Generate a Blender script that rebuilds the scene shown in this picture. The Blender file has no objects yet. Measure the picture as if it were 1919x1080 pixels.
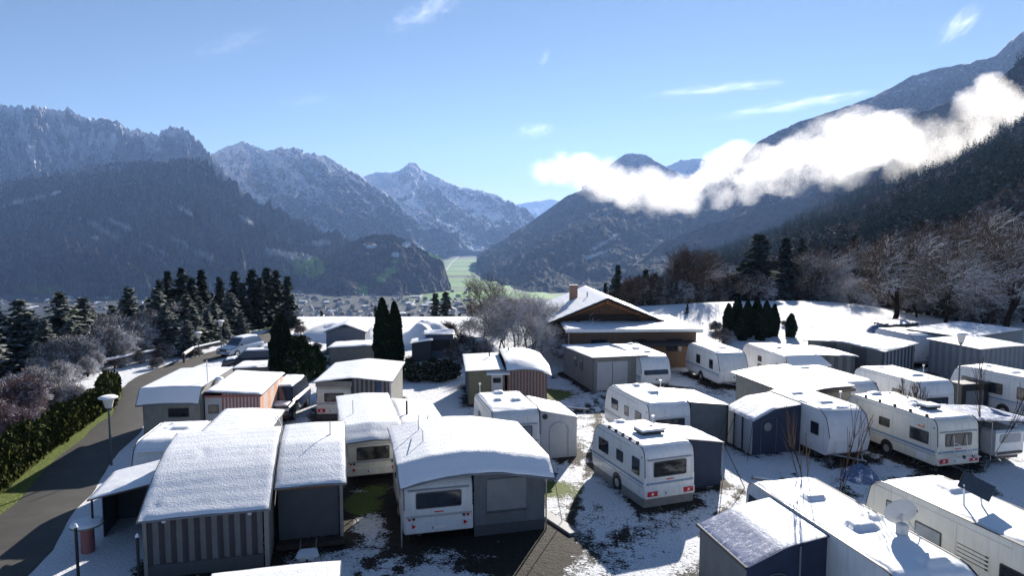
import bpy, math, random
import numpy as np
R=math.radians; sin,cos,pi=math.sin,math.cos,math.pi
sc=bpy.context.scene; COL=sc.collection
FP=1300.; PITCH=math.atan(110/FP); CH=11.7
# ---------------------------------------------------------------- camera geometry helpers (photo pixel -> world point)
def ray(px,py):
    cx=(px-959.5)/FP; cy=(540-py)/FP; c,s=cos(PITCH),sin(PITCH)
    return (cx,c+cy*s,-s+cy*c)
def at(px,py,z=0.):
    d=ray(px,py); t=(z-CH)/d[2]; return (d[0]*t,d[1]*t)
def far(px,py,dist):
    d=ray(px,py); t=dist/d[1]; return (d[0]*t,dist,CH+d[2]*t)
# ---------------------------------------------------------------- numpy noise
def _h(ix,iy,iz,seed):
    n=(ix.astype(np.int64)*374761393+iy.astype(np.int64)*668265263+iz.astype(np.int64)*2147483647+seed*1274126177)&0xffffffff
    n=((n^(n>>13))*1274126177)&0xffffffff
    n=((n^(n>>16))*2246822519)&0xffffffff
    return ((n^(n>>15))&0xffffff)/float(0xffffff)
def vn(x,y,seed=0):
    x=np.asarray(x,float); y=np.asarray(y,float)
    ix=np.floor(x); iy=np.floor(y); fx=x-ix; fy=y-iy
    fx=fx*fx*fx*(fx*(fx*6-15)+10); fy=fy*fy*fy*(fy*(fy*6-15)+10)
    z=np.zeros_like(ix)
    a=_h(ix,iy,z,seed); b=_h(ix+1,iy,z,seed); c=_h(ix,iy+1,z,seed); d=_h(ix+1,iy+1,z,seed)
    return (a*(1-fx)+b*fx)*(1-fy)+(c*(1-fx)+d*fx)*fy
def fbm(x,y,o=5,seed=0,g=.5):
    s=0;a=1;t=0
    for i in range(o):
        s=s+a*vn(x*2**i+i*17.3,y*2**i-i*9.1,seed+i); t+=a; a*=g
    return s/t
def ridged(x,y,o=5,seed=0,g=.5):
    s=0;a=1;t=0
    for i in range(o):
        n=1-np.abs(2*vn(x*2**i+i*31.7,y*2**i+i*5.3,seed+i)-1); s=s+a*n*n; t+=a; a*=g
    return s/t
def sst(a,b,x):
    t=np.clip((np.asarray(x,float)-a)/(b-a),0,1); return t*t*(3-2*t)
# ---------------------------------------------------------------- materials
def mat(name):
    m=bpy.data.materials.new(name); m.use_nodes=True; nt=m.node_tree
    return m,nt,nt.nodes['Principled BSDF']
def nd(nt,typ,**kw):
    n=nt.nodes.new(typ)
    for k,v in kw.items():
        if k[0]=='i' and k[1:].isdigit(): n.inputs[int(k[1:])].default_value=v
        else: setattr(n,k,v)
    return n
def lk(nt,a,ao,b,bi): nt.links.new(a.outputs[ao],b.inputs[bi])
def noise(nt,scale,detail=4,rough=.55,src=None,vec=None):
    n=nd(nt,'ShaderNodeTexNoise'); n.inputs['Scale'].default_value=scale; n.inputs['Detail'].default_value=detail; n.inputs['Roughness'].default_value=rough
    if vec is not None: nt.links.new(vec,n.inputs['Vector'])
    return n
def ramp(nt,fac,stops):
    r=nd(nt,'ShaderNodeValToRGB'); e=r.color_ramp.elements
    while len(e)<len(stops): e.new(.5)
    for i,(p,c) in enumerate(stops):
        e[i].position=p; e[i].color=(*c,1) if len(c)==3 else c
    nt.links.new(fac,r.inputs[0]); return r
def mixc(nt,fac,a,b):
    m=nd(nt,'ShaderNodeMix',data_type='RGBA')
    if isinstance(fac,(int,float)): m.inputs[0].default_value=fac
    else: nt.links.new(fac,m.inputs[0])
    for s,i in ((a,6),(b,7)):
        if isinstance(s,tuple): m.inputs[i].default_value=(*s,1)
        else: nt.links.new(s,m.inputs[i])
    return m.outputs[2]
def math_(nt,op,a,b=None,clamp=False):
    m=nd(nt,'ShaderNodeMath',operation=op,use_clamp=clamp)
    for i,s in enumerate((a,b)):
        if s is None: continue
        if isinstance(s,(int,float)): m.inputs[i].default_value=s
        else: nt.links.new(s,m.inputs[i])
    return m.outputs[0]
def bump(nt,b,h,strength=.3,dist=.02):
    n=nd(nt,'ShaderNodeBump'); n.inputs['Strength'].default_value=strength; n.inputs['Distance'].default_value=dist
    nt.links.new(h,n.inputs['Height']); nt.links.new(n.outputs[0],b.inputs['Normal'])
def obc(nt): return nd(nt,'ShaderNodeTexCoord').outputs['Object']
def geo(nt): return nd(nt,'ShaderNodeNewGeometry')
def simple(name,col,rough=.5,metal=0,var=.12,vs=3.,bmp=0,bs=60.,spec=None,coat=0,dirt=None):
    m,nt,b=mat(name); oc=obc(nt)
    n=noise(nt,vs,5,.6,vec=oc)
    lo=tuple(c*(1-var) for c in col); hi=tuple(min(1,c*(1+var)) for c in col)
    r=ramp(nt,n.outputs[0],[(.3,lo),(.7,hi)]); out=r.outputs[0]
    if dirt:
        mp=nd(nt,'ShaderNodeMapping'); mp.inputs['Scale'].default_value=(9,9,.7); nt.links.new(oc,mp.inputs[0])
        dn=noise(nt,1.,5,.65,vec=mp.outputs[0]); dr=ramp(nt,dn.outputs[0],[(.48,(0,0,0)),(.75,(1,1,1))])
        out=mixc(nt,math_(nt,'MULTIPLY',dr.outputs[0],dirt),out,(col[0]*.45,col[1]*.43,col[2]*.38))
    nt.links.new(out,b.inputs['Base Color'])
    b.inputs['Roughness'].default_value=rough; b.inputs['Metallic'].default_value=metal
    if spec is not None: b.inputs['Specular IOR Level'].default_value=spec
    if coat: b.inputs['Coat Weight'].default_value=coat
    if bmp:
        n2=noise(nt,bs,3,.6,vec=oc); bump(nt,b,n2.outputs[0],bmp,.01)
    return m
M={}
def snow_mat(name,col=(.88,.90,.94),fine=70,coarse=5,s1=.45,streak=None,under=None):
    m,nt,b=mat(name); oc=obc(nt)
    n1=noise(nt,fine,4,.7,vec=oc); n2=noise(nt,coarse,4,.6,vec=oc)
    h=math_(nt,'ADD',math_(nt,'MULTIPLY',n1.outputs[0],.35),n2.outputs[0])
    bump(nt,b,h,s1,.035)
    r=ramp(nt,n1.outputs[0],[(.35,tuple(c*.90 for c in col)),(.6,col)]); out=r.outputs[0]
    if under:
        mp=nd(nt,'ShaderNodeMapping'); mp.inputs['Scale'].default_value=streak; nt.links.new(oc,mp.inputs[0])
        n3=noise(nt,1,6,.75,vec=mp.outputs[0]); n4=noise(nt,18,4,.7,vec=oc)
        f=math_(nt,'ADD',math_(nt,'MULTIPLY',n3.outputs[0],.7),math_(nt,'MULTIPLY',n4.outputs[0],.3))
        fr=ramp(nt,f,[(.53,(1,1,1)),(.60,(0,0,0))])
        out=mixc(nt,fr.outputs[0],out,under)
    nt.links.new(out,b.inputs['Base Color']); b.inputs['Roughness'].default_value=.55
    b.inputs['Specular IOR Level'].default_value=.25
    return m
M['snow']=snow_mat('fresh_snow')
M['snow_thin']=snow_mat('thin_snow_on_canvas',fine=38,coarse=14,s1=.8)
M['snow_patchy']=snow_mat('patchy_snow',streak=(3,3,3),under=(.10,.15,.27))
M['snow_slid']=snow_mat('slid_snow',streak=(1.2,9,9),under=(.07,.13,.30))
M['van_white']=simple('white_caravan_panel',(.78,.79,.80),.32,0,.04,2,.25,90,coat=.3,dirt=.34)
M['van_cream']=simple('cream_caravan_panel',(.72,.70,.63),.35,0,.05,2,.25,90,coat=.25,dirt=.3)
M['van_grey']=simple('light_grey_caravan_panel',(.62,.65,.68),.35,0,.05,2,.2,90,coat=.3,dirt=.3)
M['cover']=simple('white_protective_cover',(.62,.64,.68),.6,0,.06,3,.5,9)
M['trim']=simple('black_rubber',(.02,.02,.023),.45)
M['frame']=simple('dark_window_frame',(.03,.032,.04),.35)
M['stripe_b']=simple('blue_grey_stripe',(.22,.32,.46),.35,0,.06)
M['stripe_g']=simple('grey_stripe',(.35,.37,.40),.35,0,.06)
M['skirt']=simple('grey_skirt',(.21,.22,.23),.6,0,.12,2,.2,40,dirt=.5)
M['red']=simple('red_lens',(.55,.015,.02),.12,0,.1,20,coat=.6)
M['amber']=simple('amber_lens',(.6,.2,.02),.15)
M['plate']=simple('number_plate',(.72,.73,.72),.4)
M['plate_blue']=simple('plate_band',(.02,.08,.4),.4)
M['orange']=simple('orange_sticker',(.75,.22,.05),.4)
M['tyre']=simple('tyre_rubber',(.02,.02,.02),.8)
M['rim']=simple('wheel_rim',(.45,.46,.48),.35,.6)
M['metal']=simple('galvanised_metal',(.42,.43,.45),.38,.7,.1,6)
M['white_pl']=simple('white_plastic',(.72,.73,.74),.35,0,.04)
M['dish']=simple('dish_grey',(.55,.56,.56),.4,0,.04)
M['solar']=simple('solar_cells',(.012,.016,.03),.12,0,.2,12,coat=.5)
M['grey_cv']=simple('grey_canvas',(.13,.145,.16),.8,0,.12,2,.3,30,dirt=.35)
M['grey_cv2']=simple('mid_grey_canvas',(.21,.225,.235),.8,0,.1,2,.3,30,dirt=.3)
M['dgrey_cv']=simple('dark_grey_canvas',(.07,.078,.088),.8,0,.12,2,.3,30,dirt=.3)
M['navy_cv']=simple('navy_canvas',(.022,.035,.072),.75,0,.15,2,.3,30)
M['blue_cv']=simple('blue_canvas',(.03,.055,.14),.7,0,.15,2,.3,30)
M['lt_cv']=simple('pale_grey_canvas',(.46,.48,.50),.75,0,.07,2,.3,25,dirt=.25)
M['str_d']=simple('dark_stripe_canvas',(.055,.05,.058),.8,0,.12,3,.3,30,dirt=.3)
M['str_l']=simple('light_stripe_canvas',(.17,.175,.18),.8,0,.12,3,.3,30,dirt=.3)
M['str_r']=simple('red_stripe_canvas',(.36,.14,.12),.8,0,.12,3,.3,30)
M['str_w']=simple('cream_stripe_canvas',(.55,.45,.42),.8,0,.12,3,.3,30)
M['str_o']=simple('orange_canvas',(.6,.32,.2),.8,0,.12,3,.3,30)
M['str_br']=simple('brown_stripe_canvas',(.15,.06,.045),.8,0,.12,3,.3,30)
M['str_bl']=simple('blue_stripe_canvas',(.14,.165,.21),.8,0,.12,3,.3,30)
M['olive']=simple('olive_boards',(.17,.16,.10),.75,0,.12,3,.3,20,dirt=.4)
M['grey_bd']=simple('grey_boards',(.24,.235,.22),.75,0,.12,3,.3,20,dirt=.4)
M['door']=simple('pale_door',(.42,.44,.47),.5,0,.06)
M['roof_d']=simple('dark_roof_sheet',(.06,.065,.075),.6)
M['roof_w']=simple('grey_roof_sheet',(.14,.15,.17),.5)
M['wood']=simple('brown_wood',(.16,.075,.035),.7,0,.3,5,.3,30)
M['wood_d']=simple('dark_weathered_wood',(.045,.03,.022),.8,0,.3,5,.4,30)
M['wood_o']=simple('orange_larch_beam',(.34,.13,.045),.65,0,.25,5,.3,30)
M['plaster']=simple('brown_plaster',(.16,.10,.065),.85,0,.1,1.5,.3,30,dirt=.3)
M['plaster_w']=simple('white_plaster',(.6,.58,.55),.85,0,.1,.3)
M['brick']=simple('chimney_brick',(.30,.17,.13),.85,0,.3,9,.4,30)
M['glass']=simple('dark_window_glass',(.018,.022,.03),.06,0,.35,2,coat=.4)
M['screen']=simple('tinted_windscreen',(.035,.05,.075),.08,0,.2,2,coat=.5)
M['carblue']=simple('pale_blue_car_paint',(.25,.33,.45),.25,.3,.05,coat=.8)
M['cardark']=simple('dark_car_paint',(.03,.035,.05),.25,.3,.05,coat=.8)
M['carwhite']=simple('white_car_paint',(.6,.6,.6),.25,0,.05,coat=.8)
M['lamp_glass']=simple('milky_lamp_glass',(.66,.62,.6),.3,0,.05)
M['pole_g']=simple('grey_painted_pole',(.10,.12,.13),.45,.3)
M['tankred']=simple('faded_red_barrel',(.32,.12,.12),.6)
m,nt,b=mat('curtained_pane'); oc=obc(nt)
w=nd(nt,'ShaderNodeTexWave',wave_type='BANDS',bands_direction='Y'); w.inputs['Scale'].default_value=6; w.inputs['Distortion'].default_value=2; nt.links.new(oc,w.inputs[0])
n=noise(nt,1.3,2,.5,vec=oc)
c1=mixc(nt,w.outputs['Fac'],(.10,.085,.065),(.2,.18,.15)); fr=ramp(nt,n.outputs[0],[(.4,(0,0,0)),(.6,(1,1,1))])
nt.links.new(mixc(nt,fr.outputs[0],(.02,.022,.028),c1),b.inputs['Base Color']); b.inputs['Roughness'].default_value=.08; b.inputs['Coat Weight'].default_value=.5
M['curtain']=m
M['pale']=simple('pale_blind_pane',(.22,.26,.30),.15,0,.1,2,coat=.4)
# foliage with snow lying on upward faces
def plant(name,c1,c2,snow,thr=.35,scale=.9,trans=0.,soft=.25):
    m,nt,b=mat(name); g=geo(nt); oi=nd(nt,'ShaderNodeObjectInfo')
    n=noise(nt,scale,4,.6,vec=obc(nt))
    r=ramp(nt,n.outputs[0],[(.35,c1),(.65,c2)]); out=r.outputs[0]
    sp=nd(nt,'ShaderNodeSeparateXYZ'); nt.links.new(g.outputs['Normal'],sp.inputs[0])
    az=math_(nt,'ABSOLUTE',sp.outputs['Z'])
    n2=noise(nt,scale*2.5,5,.7,vec=obc(nt))
    f=math_(nt,'ADD',az,math_(nt,'MULTIPLY',math_(nt,'SUBTRACT',n2.outputs[0],.5),1.8))
    fr=ramp(nt,f,[(thr,(0,0,0)),(min(1,thr+soft),(1,1,1))])
    out=mixc(nt,math_(nt,'MULTIPLY',fr.outputs[0],snow),out,(.8,.82,.86))
    nt.links.new(out,b.inputs['Base Color']); b.inputs['Roughness'].default_value=1.; b.inputs['Specular IOR Level'].default_value=0.
    return m
M['needle_s']=plant('snow_dusted_needles',(.024,.036,.02),(.055,.072,.035),.34,.82,1.1,soft=.4)
M['needle']=plant('dark_spruce_needles',(.016,.028,.019),(.036,.052,.03),.15,.75,1.1)
M['thuja']=plant('thuja_foliage',(.008,.018,.010),(.024,.04,.02),.55,.86,2.5)
M['hedge']=plant('hedge_foliage',(.026,.034,.012),(.08,.085,.028),.3,.9,2.)
M['laurel']=plant('evergreen_shrub_leaves',(.01,.024,.012),(.03,.05,.022),.85,.72,3.)
M['bark']=plant('grey_brown_bark',(.018,.014,.012),(.045,.035,.028),.6,.8,1.5)
M['twig_frost']=plant('frosted_twigs',(.06,.045,.036),(.15,.115,.09),.85,.5,.6)
M['twig_brown']=plant('brown_twigs',(.07,.048,.036),(.15,.105,.08),.6,.62,.6)
M['twig_pink']=plant('reddish_twigs',(.15,.09,.085),(.27,.19,.18),.7,.6,.8)
# ---------------------------------------------------------------- mesh collector
class MB:
    def __init__(s): s.v=[];s.f=[];s.m=[]
    def add(s,vs,fs,mi=0):
        o=len(s.v); s.v+= [tuple(p) for p in vs]; s.f+=[tuple(i+o for i in f) for f in fs]; s.m+=[mi]*len(fs); return s
    def box(s,x0,x1,y0,y1,z0,z1,mi=0,bv=0):
        if bv:
            b=min(bv,(x1-x0)/2.2,(y1-y0)/2.2,(z1-z0)/2.2)
            pts=[]
            for z,i in ((z0,b),(z0+b,0),(z1-b,0),(z1,b)):
                pts+=[(x0+i,y0+i,z),(x1-i,y0+i,z),(x1-i,y1-i,z),(x0+i,y1-i,z)]
            fs=[(3,2,1,0),(12,13,14,15)]
            for k in range(3):
                for j in range(4): fs.append((k*4+j,k*4+(j+1)%4,k*4+4+(j+1)%4,k*4+4+j))
            return s.add(pts,fs,mi)
        return s.add([(x0,y0,z0),(x1,y0,z0),(x1,y1,z0),(x0,y1,z0),(x0,y0,z1),(x1,y0,z1),(x1,y1,z1),(x0,y1,z1)],
            [(3,2,1,0),(4,5,6,7),(0,1,5,4),(1,2,6,5),(2,3,7,6),(3,0,4,7)],mi)
    def tube(s,p0,p1,r0,r1=None,n=8,mi=0,cap=True):
        r1=r0 if r1 is None else r1
        p0=np.array(p0,float);p1=np.array(p1,float);d=p1-p0;L=np.linalg.norm(d)
        if L<1e-6: return s
        d/=L; a=np.array((0,0,1.)) if abs(d[2])<.9 else np.array((1.,0,0))
        u=np.cross(d,a);u/=np.linalg.norm(u);w=np.cross(d,u)
        vs=[];
        for p,r in ((p0,r0),(p1,r1)):
            for k in range(n):
                t=2*pi*k/n; vs.append(p+u*cos(t)*r+w*sin(t)*r)
        fs=[(k,k+n,(k+1)%n+n,(k+1)%n) for k in range(n)]
        if cap: fs+=[tuple(range(n)),tuple(range(2*n-1,n-1,-1))]
        return s.add(vs,fs,mi)
    def path(s,pts,r,n=6,mi=0):
        for a,b in zip(pts,pts[1:]): s.tube(a,b,r,r,n,mi)
        return s
    def panel(s,c,u,v,out,d,mi=0,base=0):
        """solid with outline `out` (list of (a,b)) in the plane c,u,v, standing d proud"""
        c,u,v=map(lambda q:np.array(q,float),(c,u,v)); n=np.cross(u,v); k=len(out)
        vs=[c+u*a+v*b+n*base for a,b in out]+[c+u*a+v*b+n*d for a,b in out]
        fs=[tuple(range(k-1,-1,-1)),tuple(range(k,2*k))]+[(i,(i+1)%k,k+(i+1)%k,k+i) for i in range(k)]
        return s.add(vs,fs,mi)
    def surf(s,P,thick=None,mi=0,colmi=None,down=(0,0,-1)):
        """P: array (nu,nv,3); thick -> closed slab"""
        nu,nv,_=P.shape; o=len(s.v); s.v+=[tuple(p) for p in P.reshape(-1,3)]
        def q(i,j,mi_): s.m.append(mi_)
        for i in range(nu-1):
            for j in range(nv-1):
                a=o+i*nv+j; s.f.append((a,a+nv,a+nv+1,a+1)); s.m.append(colmi[i] if colmi else mi)
        if thick is not None:
            dn=np.array(down)*thick; o2=len(s.v); s.v+=[tuple(p) for p in (P+dn).reshape(-1,3)]
            for i in range(nu-1):
                for j in range(nv-1):
                    a=o2+i*nv+j; s.f.append((a,a+1,a+nv+1,a+nv)); s.m.append(colmi[i] if colmi else mi)
            ed=[(i*nv,(i+1)*nv) for i in range(nu-1)]+[((nu-1)*nv+j,(nu-1)*nv+j+1) for j in range(nv-1)]+[((i+1)*nv+nv-1,i*nv+nv-1) for i in range(nu-1)]+[(j+1,j) for j in range(nv-1)]
            for a,b in ed: s.f.append((o+b,o+a,o2+a,o2+b)); s.m.append(mi)
        return s
    def build(s,name,mats,root=None,off=(0,0,0),smooth=None,parent=None):
        me=bpy.data.meshes.new(name)
        ox,oy,oz=off
        me.from_pydata([(x-ox,y-oy,z-oz) for x,y,z in s.v],[],s.f)
        mats=mats if isinstance(mats,(list,tuple)) else [mats]
        for k in mats: me.materials.append(M[k] if isinstance(k,str) else k)
        if len(mats)>1: me.polygons.foreach_set('material_index',s.m)
        if smooth:
            me.polygons.foreach_set('use_smooth',[True]*len(me.polygons)); me.set_sharp_from_angle(angle=R(smooth))
        me.update(); o=bpy.data.objects.new(name,me); COL.objects.link(o)
        if parent is not None: o.parent=parent
        return o
def rrect(w,h,r,n=4):
    o=[]
    for cx,cy,a0 in ((w/2-r,h/2-r,0),(-w/2+r,h/2-r,90),(-w/2+r,-h/2+r,180),(w/2-r,-h/2+r,270)):
        for k in range(n+1):
            a=R(a0+90*k/n); o.append((cx+r*cos(a),cy+r*sin(a)))
    return o
def npmesh(name,V,Fq,mats,parent=None,midx=None,smooth=False,attrs=None,link=True):
    """fast mesh from numpy verts and quads (or tris)"""
    me=bpy.data.meshes.new(name); V=np.asarray(V,np.float32); Fq=np.asarray(Fq,np.int32); k=Fq.shape[1]
    me.vertices.add(len(V)); me.vertices.foreach_set('co',V.ravel())
    me.loops.add(Fq.size); me.loops.foreach_set('vertex_index',Fq.ravel())
    me.polygons.add(len(Fq)); me.polygons.foreach_set('loop_start',np.arange(0,Fq.size,k,dtype=np.int32))
    try: me.polygons.foreach_set('loop_total',np.full(len(Fq),k,np.int32))
    except Exception: pass
    for q in mats: me.materials.append(M[q] if isinstance(q,str) else q)
    if midx is not None: me.polygons.foreach_set('material_index',np.asarray(midx,np.int32))
    me.update(calc_edges=True); me.validate()
    me.polygons.foreach_set('use_smooth',[bool(smooth)]*len(me.polygons))
    for nm,(arr) in (attrs or {}).items():
        a=me.color_attributes.new(nm,'FLOAT_COLOR','POINT'); buf=np.ones((len(V),4),np.float32); buf[:,:arr.shape[1]]=arr; a.data.foreach_set('color',buf.ravel())
    if not link: return me
    o=bpy.data.objects.new(name,me); COL.objects.link(o)
    if parent is not None: o.parent=parent
    return o
def tag(o,label,cat,group=None,kind=None):
    if label: o['label']=label
    if cat: o['category']=cat
    if group: o['group']=group
    if kind: o['kind']=kind
    return o
# ---------------------------------------------------------------- things in a local frame
class Frame:
    def __init__(s,o,rot,z=0.): s.o=o; s.rot=rot; s.z=z
    def w(s,x,y):
        a=R(s.rot); return (s.o[0]+x*cos(a)-y*sin(a),s.o[1]+x*sin(a)+y*cos(a))
class Thing:
    """an Empty at the thing's base (cx,cy in the frame) that parents its parts; parts are written in frame coordinates"""
    def __init__(s,name,label,cat,F,cx=0,cy=0,group=None):
        e=bpy.data.objects.new(name,None); COL.objects.link(e); x,y=F.w(cx,cy)
        e.location=(x,y,F.z); e.rotation_euler=(0,0,R(F.rot)); e.empty_display_size=.5
        tag(e,label,cat,group); s.e=e; s.off=(cx,cy,0); s.F=F
    def part(s,name,mb,mats,smooth=None,under=None,label=None):
        o=mb.build(name,mats,off=s.off,smooth=smooth,parent=under or s.e)
        if label: o['label']=label
        return o
def copy_tree(o,parent=None):
    c=o.copy(); COL.objects.link(c); c.parent=parent
    for ch in list(o.children): copy_tree(ch,c)
    return c
HAZE=4.0e-5; SKY=.039; SUN=5.; EXPO=1.27; VB=3
# ---------------------------------------------------------------- terrain
RAILW=[(-36.6,50),(-35.4,52.8),(-33.2,59),(-31.5,64.2)]
def seg_dist(x,y,pts):
    d=np.full(np.shape(x),1e9)
    for (ax,ay),(bx,by) in zip(pts,pts[1:]):
        vx,vy=bx-ax,by-ay; t=np.clip(((x-ax)*vx+(y-ay)*vy)/(vx*vx+vy*vy),0,1)
        d=np.minimum(d,np.hypot(x-ax-t*vx,y-ay-t*vy))
    return d
def HH(x,y):
    x=np.asarray(x,float); y=np.asarray(y,float)
    cz=np.interp(x,[-60,-30,-5,6,12,18,28,34,42,48,58,75,120],[-1,-.3,-.3,0,.7,1.2,1.75,1.95,1.95,1.5,-.1,-.3,1.0])
    z=cz*sst(66,93,y)
    s=np.maximum(0,y-93); dr=.42*s*s/(s+22)
    z=z-dr*(1-.96*sst(45,95,x-.25*(y-93))*(1-sst(140,420,y)))
    s=np.maximum(0,-(x+37.5)); z=z-.36*s*s/(s+7)
    z=z+.10*(fbm(x*.12,y*.12,3,3)-.5)*sst(14,30,np.hypot(x,y))*2*.5
    z=np.where(z<-235,-250+15*np.exp(np.minimum(0,(z+235)/15)),z)
    hills=(fbm(x/900,y/900,4,11)-.5)*30*sst(900,2500,y)
    return z+hills*.4
ROAD=[(-13,8),(-17.3,21),(-19.5,28),(-20.9,32),(-22.4,37),(-24.1,44),(-27.3,50.5),(-28.6,55),(-28.4,60),(-27.2,66),(-26.6,72),(-27,80),(-28.5,90)]
RX=lambda y:np.interp(y,[8,21,28,32,37,44,50.5,55],[-13,-17.3,-19.5,-20.9,-22.4,-24.1,-27.3,-28.6])
az=np.concatenate([np.arange(-180,-56,4.),np.arange(-56,56,.22),np.arange(56,180.1,4.)])
rr=np.concatenate([[.5,4,8],10*1.026**np.arange(0,296)])
A,RR_=np.meshgrid(np.radians(az),rr,indexing='ij')
X=RR_*np.sin(A); Y=RR_*np.cos(A); Z=HH(X,Y)
n1,n2=X.shape
idx=np.arange(n1*n2).reshape(n1,n2)
Fq=np.stack([idx[:-1,:-1],idx[:-1,1:],idx[1:,1:],idx[1:,:-1]],-1).reshape(-1,4)[:,::-1]
x,y=X.ravel(),Y.ravel()
snow=.68+.0*x-.04*np.exp(-(((x-2)/9)**2+((y-25)/4.5)**2))
snow+=.28*(sst(60,75,y))
snow=np.where((y>64)&(x>10),.80+.35*(fbm(x*.22,y*.22,3,55)-.5),snow)
snow+=.22*(fbm(x*.16,y*.16,3,5)-.5)
dr=seg_dist(x,y,ROAD)
snow-=1.1*sst(3.3,2.2,dr)*(x<RX(y))*(y<50)
snow+=.35*sst(4,2.4,dr)*(x>RX(y))*(y<40)
grass=.35+.25*(fbm(x*.3,y*.3,2,9)-.5)+0*x+.9*sst(3.4,2.4,dr)*(y<52)*(x<RX(y))
def blob(px,py,rad,ds,dg,sx=1.):
    global snow,grass
    cx,cy=at(px,py); k=np.exp(-(((x-cx)/sx)**2+(y-cy)**2)/rad**2); snow=snow+ds*k; grass=grass+dg*k
for b_ in [(668,945,1.0,-.75,.8),(705,915,.7,-.35,.6),(1044,915,1.0,-.7,.8),(1038,740,1.1,-.9,.8),(1175,742,1.,-.8,.8),(1000,1035,.9,-.8,-.05),(985,1075,1.0,-.8,-.05),(720,752,1.2,-.7,.7),
           (1020,995,.6,-.6,-.1),(1090,1040,1.5,-.16,-.3),(1180,1010,1.6,-.08,-.3),(1300,985,1.6,-.08,-.3),(960,960,1.2,-.15,-.2),(1300,1000,1.,.1,-.3),(1440,690,2.5,.2,0),(430,612,6,-1,1.),
           (1380,1000,1.,-.35,.2),(700,1000,1.1,.12,-.2),(860,1030,1.5,-.1,-.2),(1090,905,2.2,.3,0),(1450,870,3,.22,0),(1880,905,2,.2,-.3),(1800,900,1.5,-.2,-.3),(800,740,3,.35,0),(1000,870,1.2,.25,0),
           (215,1000,2.5,.4,0),(170,930,1.5,.1,0),(1130,700,1.5,-.2,0),(1250,800,2,-.1,0)]: blob(*b_)
for (px,py,ln) in []: pass
for rut,wd in (([(1000,1079),(1046,940),(1086,850),(1100,775),(1160,745)],.75),([(1350,1010),(1420,930),(1520,895),(1620,925),(1760,905),(1900,915)],.7),([(700,1079),(760,1035),(900,1045),(1000,1040)],.6),([(1050,705),(1180,725),(1290,735),(1400,745)],.7)):
    pw=[at(*q) for q in rut]; dd_=seg_dist(x,y,pw); snow-=.30*np.exp(-((dd_-wd)/.17)**2)+.06*np.exp(-(dd_/.5)**2)
gf_=np.random.default_rng(3)
for k_ in range(150):
    a_,b__=at(gf_.uniform(560,1900),gf_.uniform(700,1075)); a2,b2=a_+gf_.normal(0,2.5),b__+gf_.normal(0,2.5); m_=(np.abs(x-a_)<7)&(np.abs(y-b__)<7)
    if k_%5==0: snow[m_]-=.22*np.exp(-(seg_dist(x[m_],y[m_],[(a_,b__),(a2,b2)])/.22)**2)*(vn(x[m_]*3,y[m_]*3,k_)>.35)
snow=np.where((y>113)&(x>4),.2,snow); grass=np.where(y>105,.1,grass); snow=np.where(np.hypot(x,y)>300,.30,snow); 
# valley floor: meadow attribute (blue channel) for the flat fields beyond the wooded hill
vpx=959.5+FP*x/np.maximum(y,1); 
field=sst(2300,2500,y)*sst(6500,5600,y)*np.exp(-((x+.104*y-200)/np.maximum(60,385-.043*y))**4)*(y>0)
field=np.clip(field*1.5,0,1)
at_=np.stack([np.clip(snow,0,1.2)/1.2,np.clip(grass,0,1),field],-1)
m,nt,b=mat('snowy_ground'); g=geo(nt); pos=g.outputs['Position']
ca=nd(nt,'ShaderNodeVertexColor',layer_name='cov'); sp=nd(nt,'ShaderNodeSeparateColor'); lk(nt,ca,0,sp,0)
S=math_(nt,'MULTIPLY',sp.outputs[0],1.2)
nA=noise(nt,2.2,7,.72,vec=pos); nB=noise(nt,11,4,.7,vec=pos); nC=noise(nt,.5,3,.5,vec=pos)
comb=math_(nt,'ADD',math_(nt,'MULTIPLY',nA.outputs[0],.55),math_(nt,'MULTIPLY',nB.outputs[0],.45))
f=math_(nt,'ADD',math_(nt,'ADD',S,math_(nt,'MULTIPLY',math_(nt,'SUBTRACT',nC.outputs[0],.5),.55)),math_(nt,'MULTIPLY',math_(nt,'SUBTRACT',comb,.5),1.7))
sm=ramp(nt,f,[(.47,(0,0,0)),(.56,(1,1,1))])
gr=ramp(nt,nB.outputs[0],[(.3,(.04,.06,.012)),(.5,(.11,.15,.03)),(.72,(.24,.26,.08))])
so=ramp(nt,nB.outputs[0],[(.3,(.010,.009,.008)),(.55,(.032,.027,.021)),(.72,(.085,.072,.055))])
gf=ramp(nt,math_(nt,'ADD',sp.outputs[1],math_(nt,'MULTIPLY',math_(nt,'SUBTRACT',nA.outputs[0],.5),1.2)),[(.35,(0,0,0)),(.55,(1,1,1))])
base=mixc(nt,gf.outputs[0],so.outputs[0],gr.outputs[0])
sn=ramp(nt,nB.outputs[0],[(.35,(.62,.64,.68)),(.6,(.84,.86,.89))])
near=mixc(nt,sm.outputs[0],base,sn.outputs[0])
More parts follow.
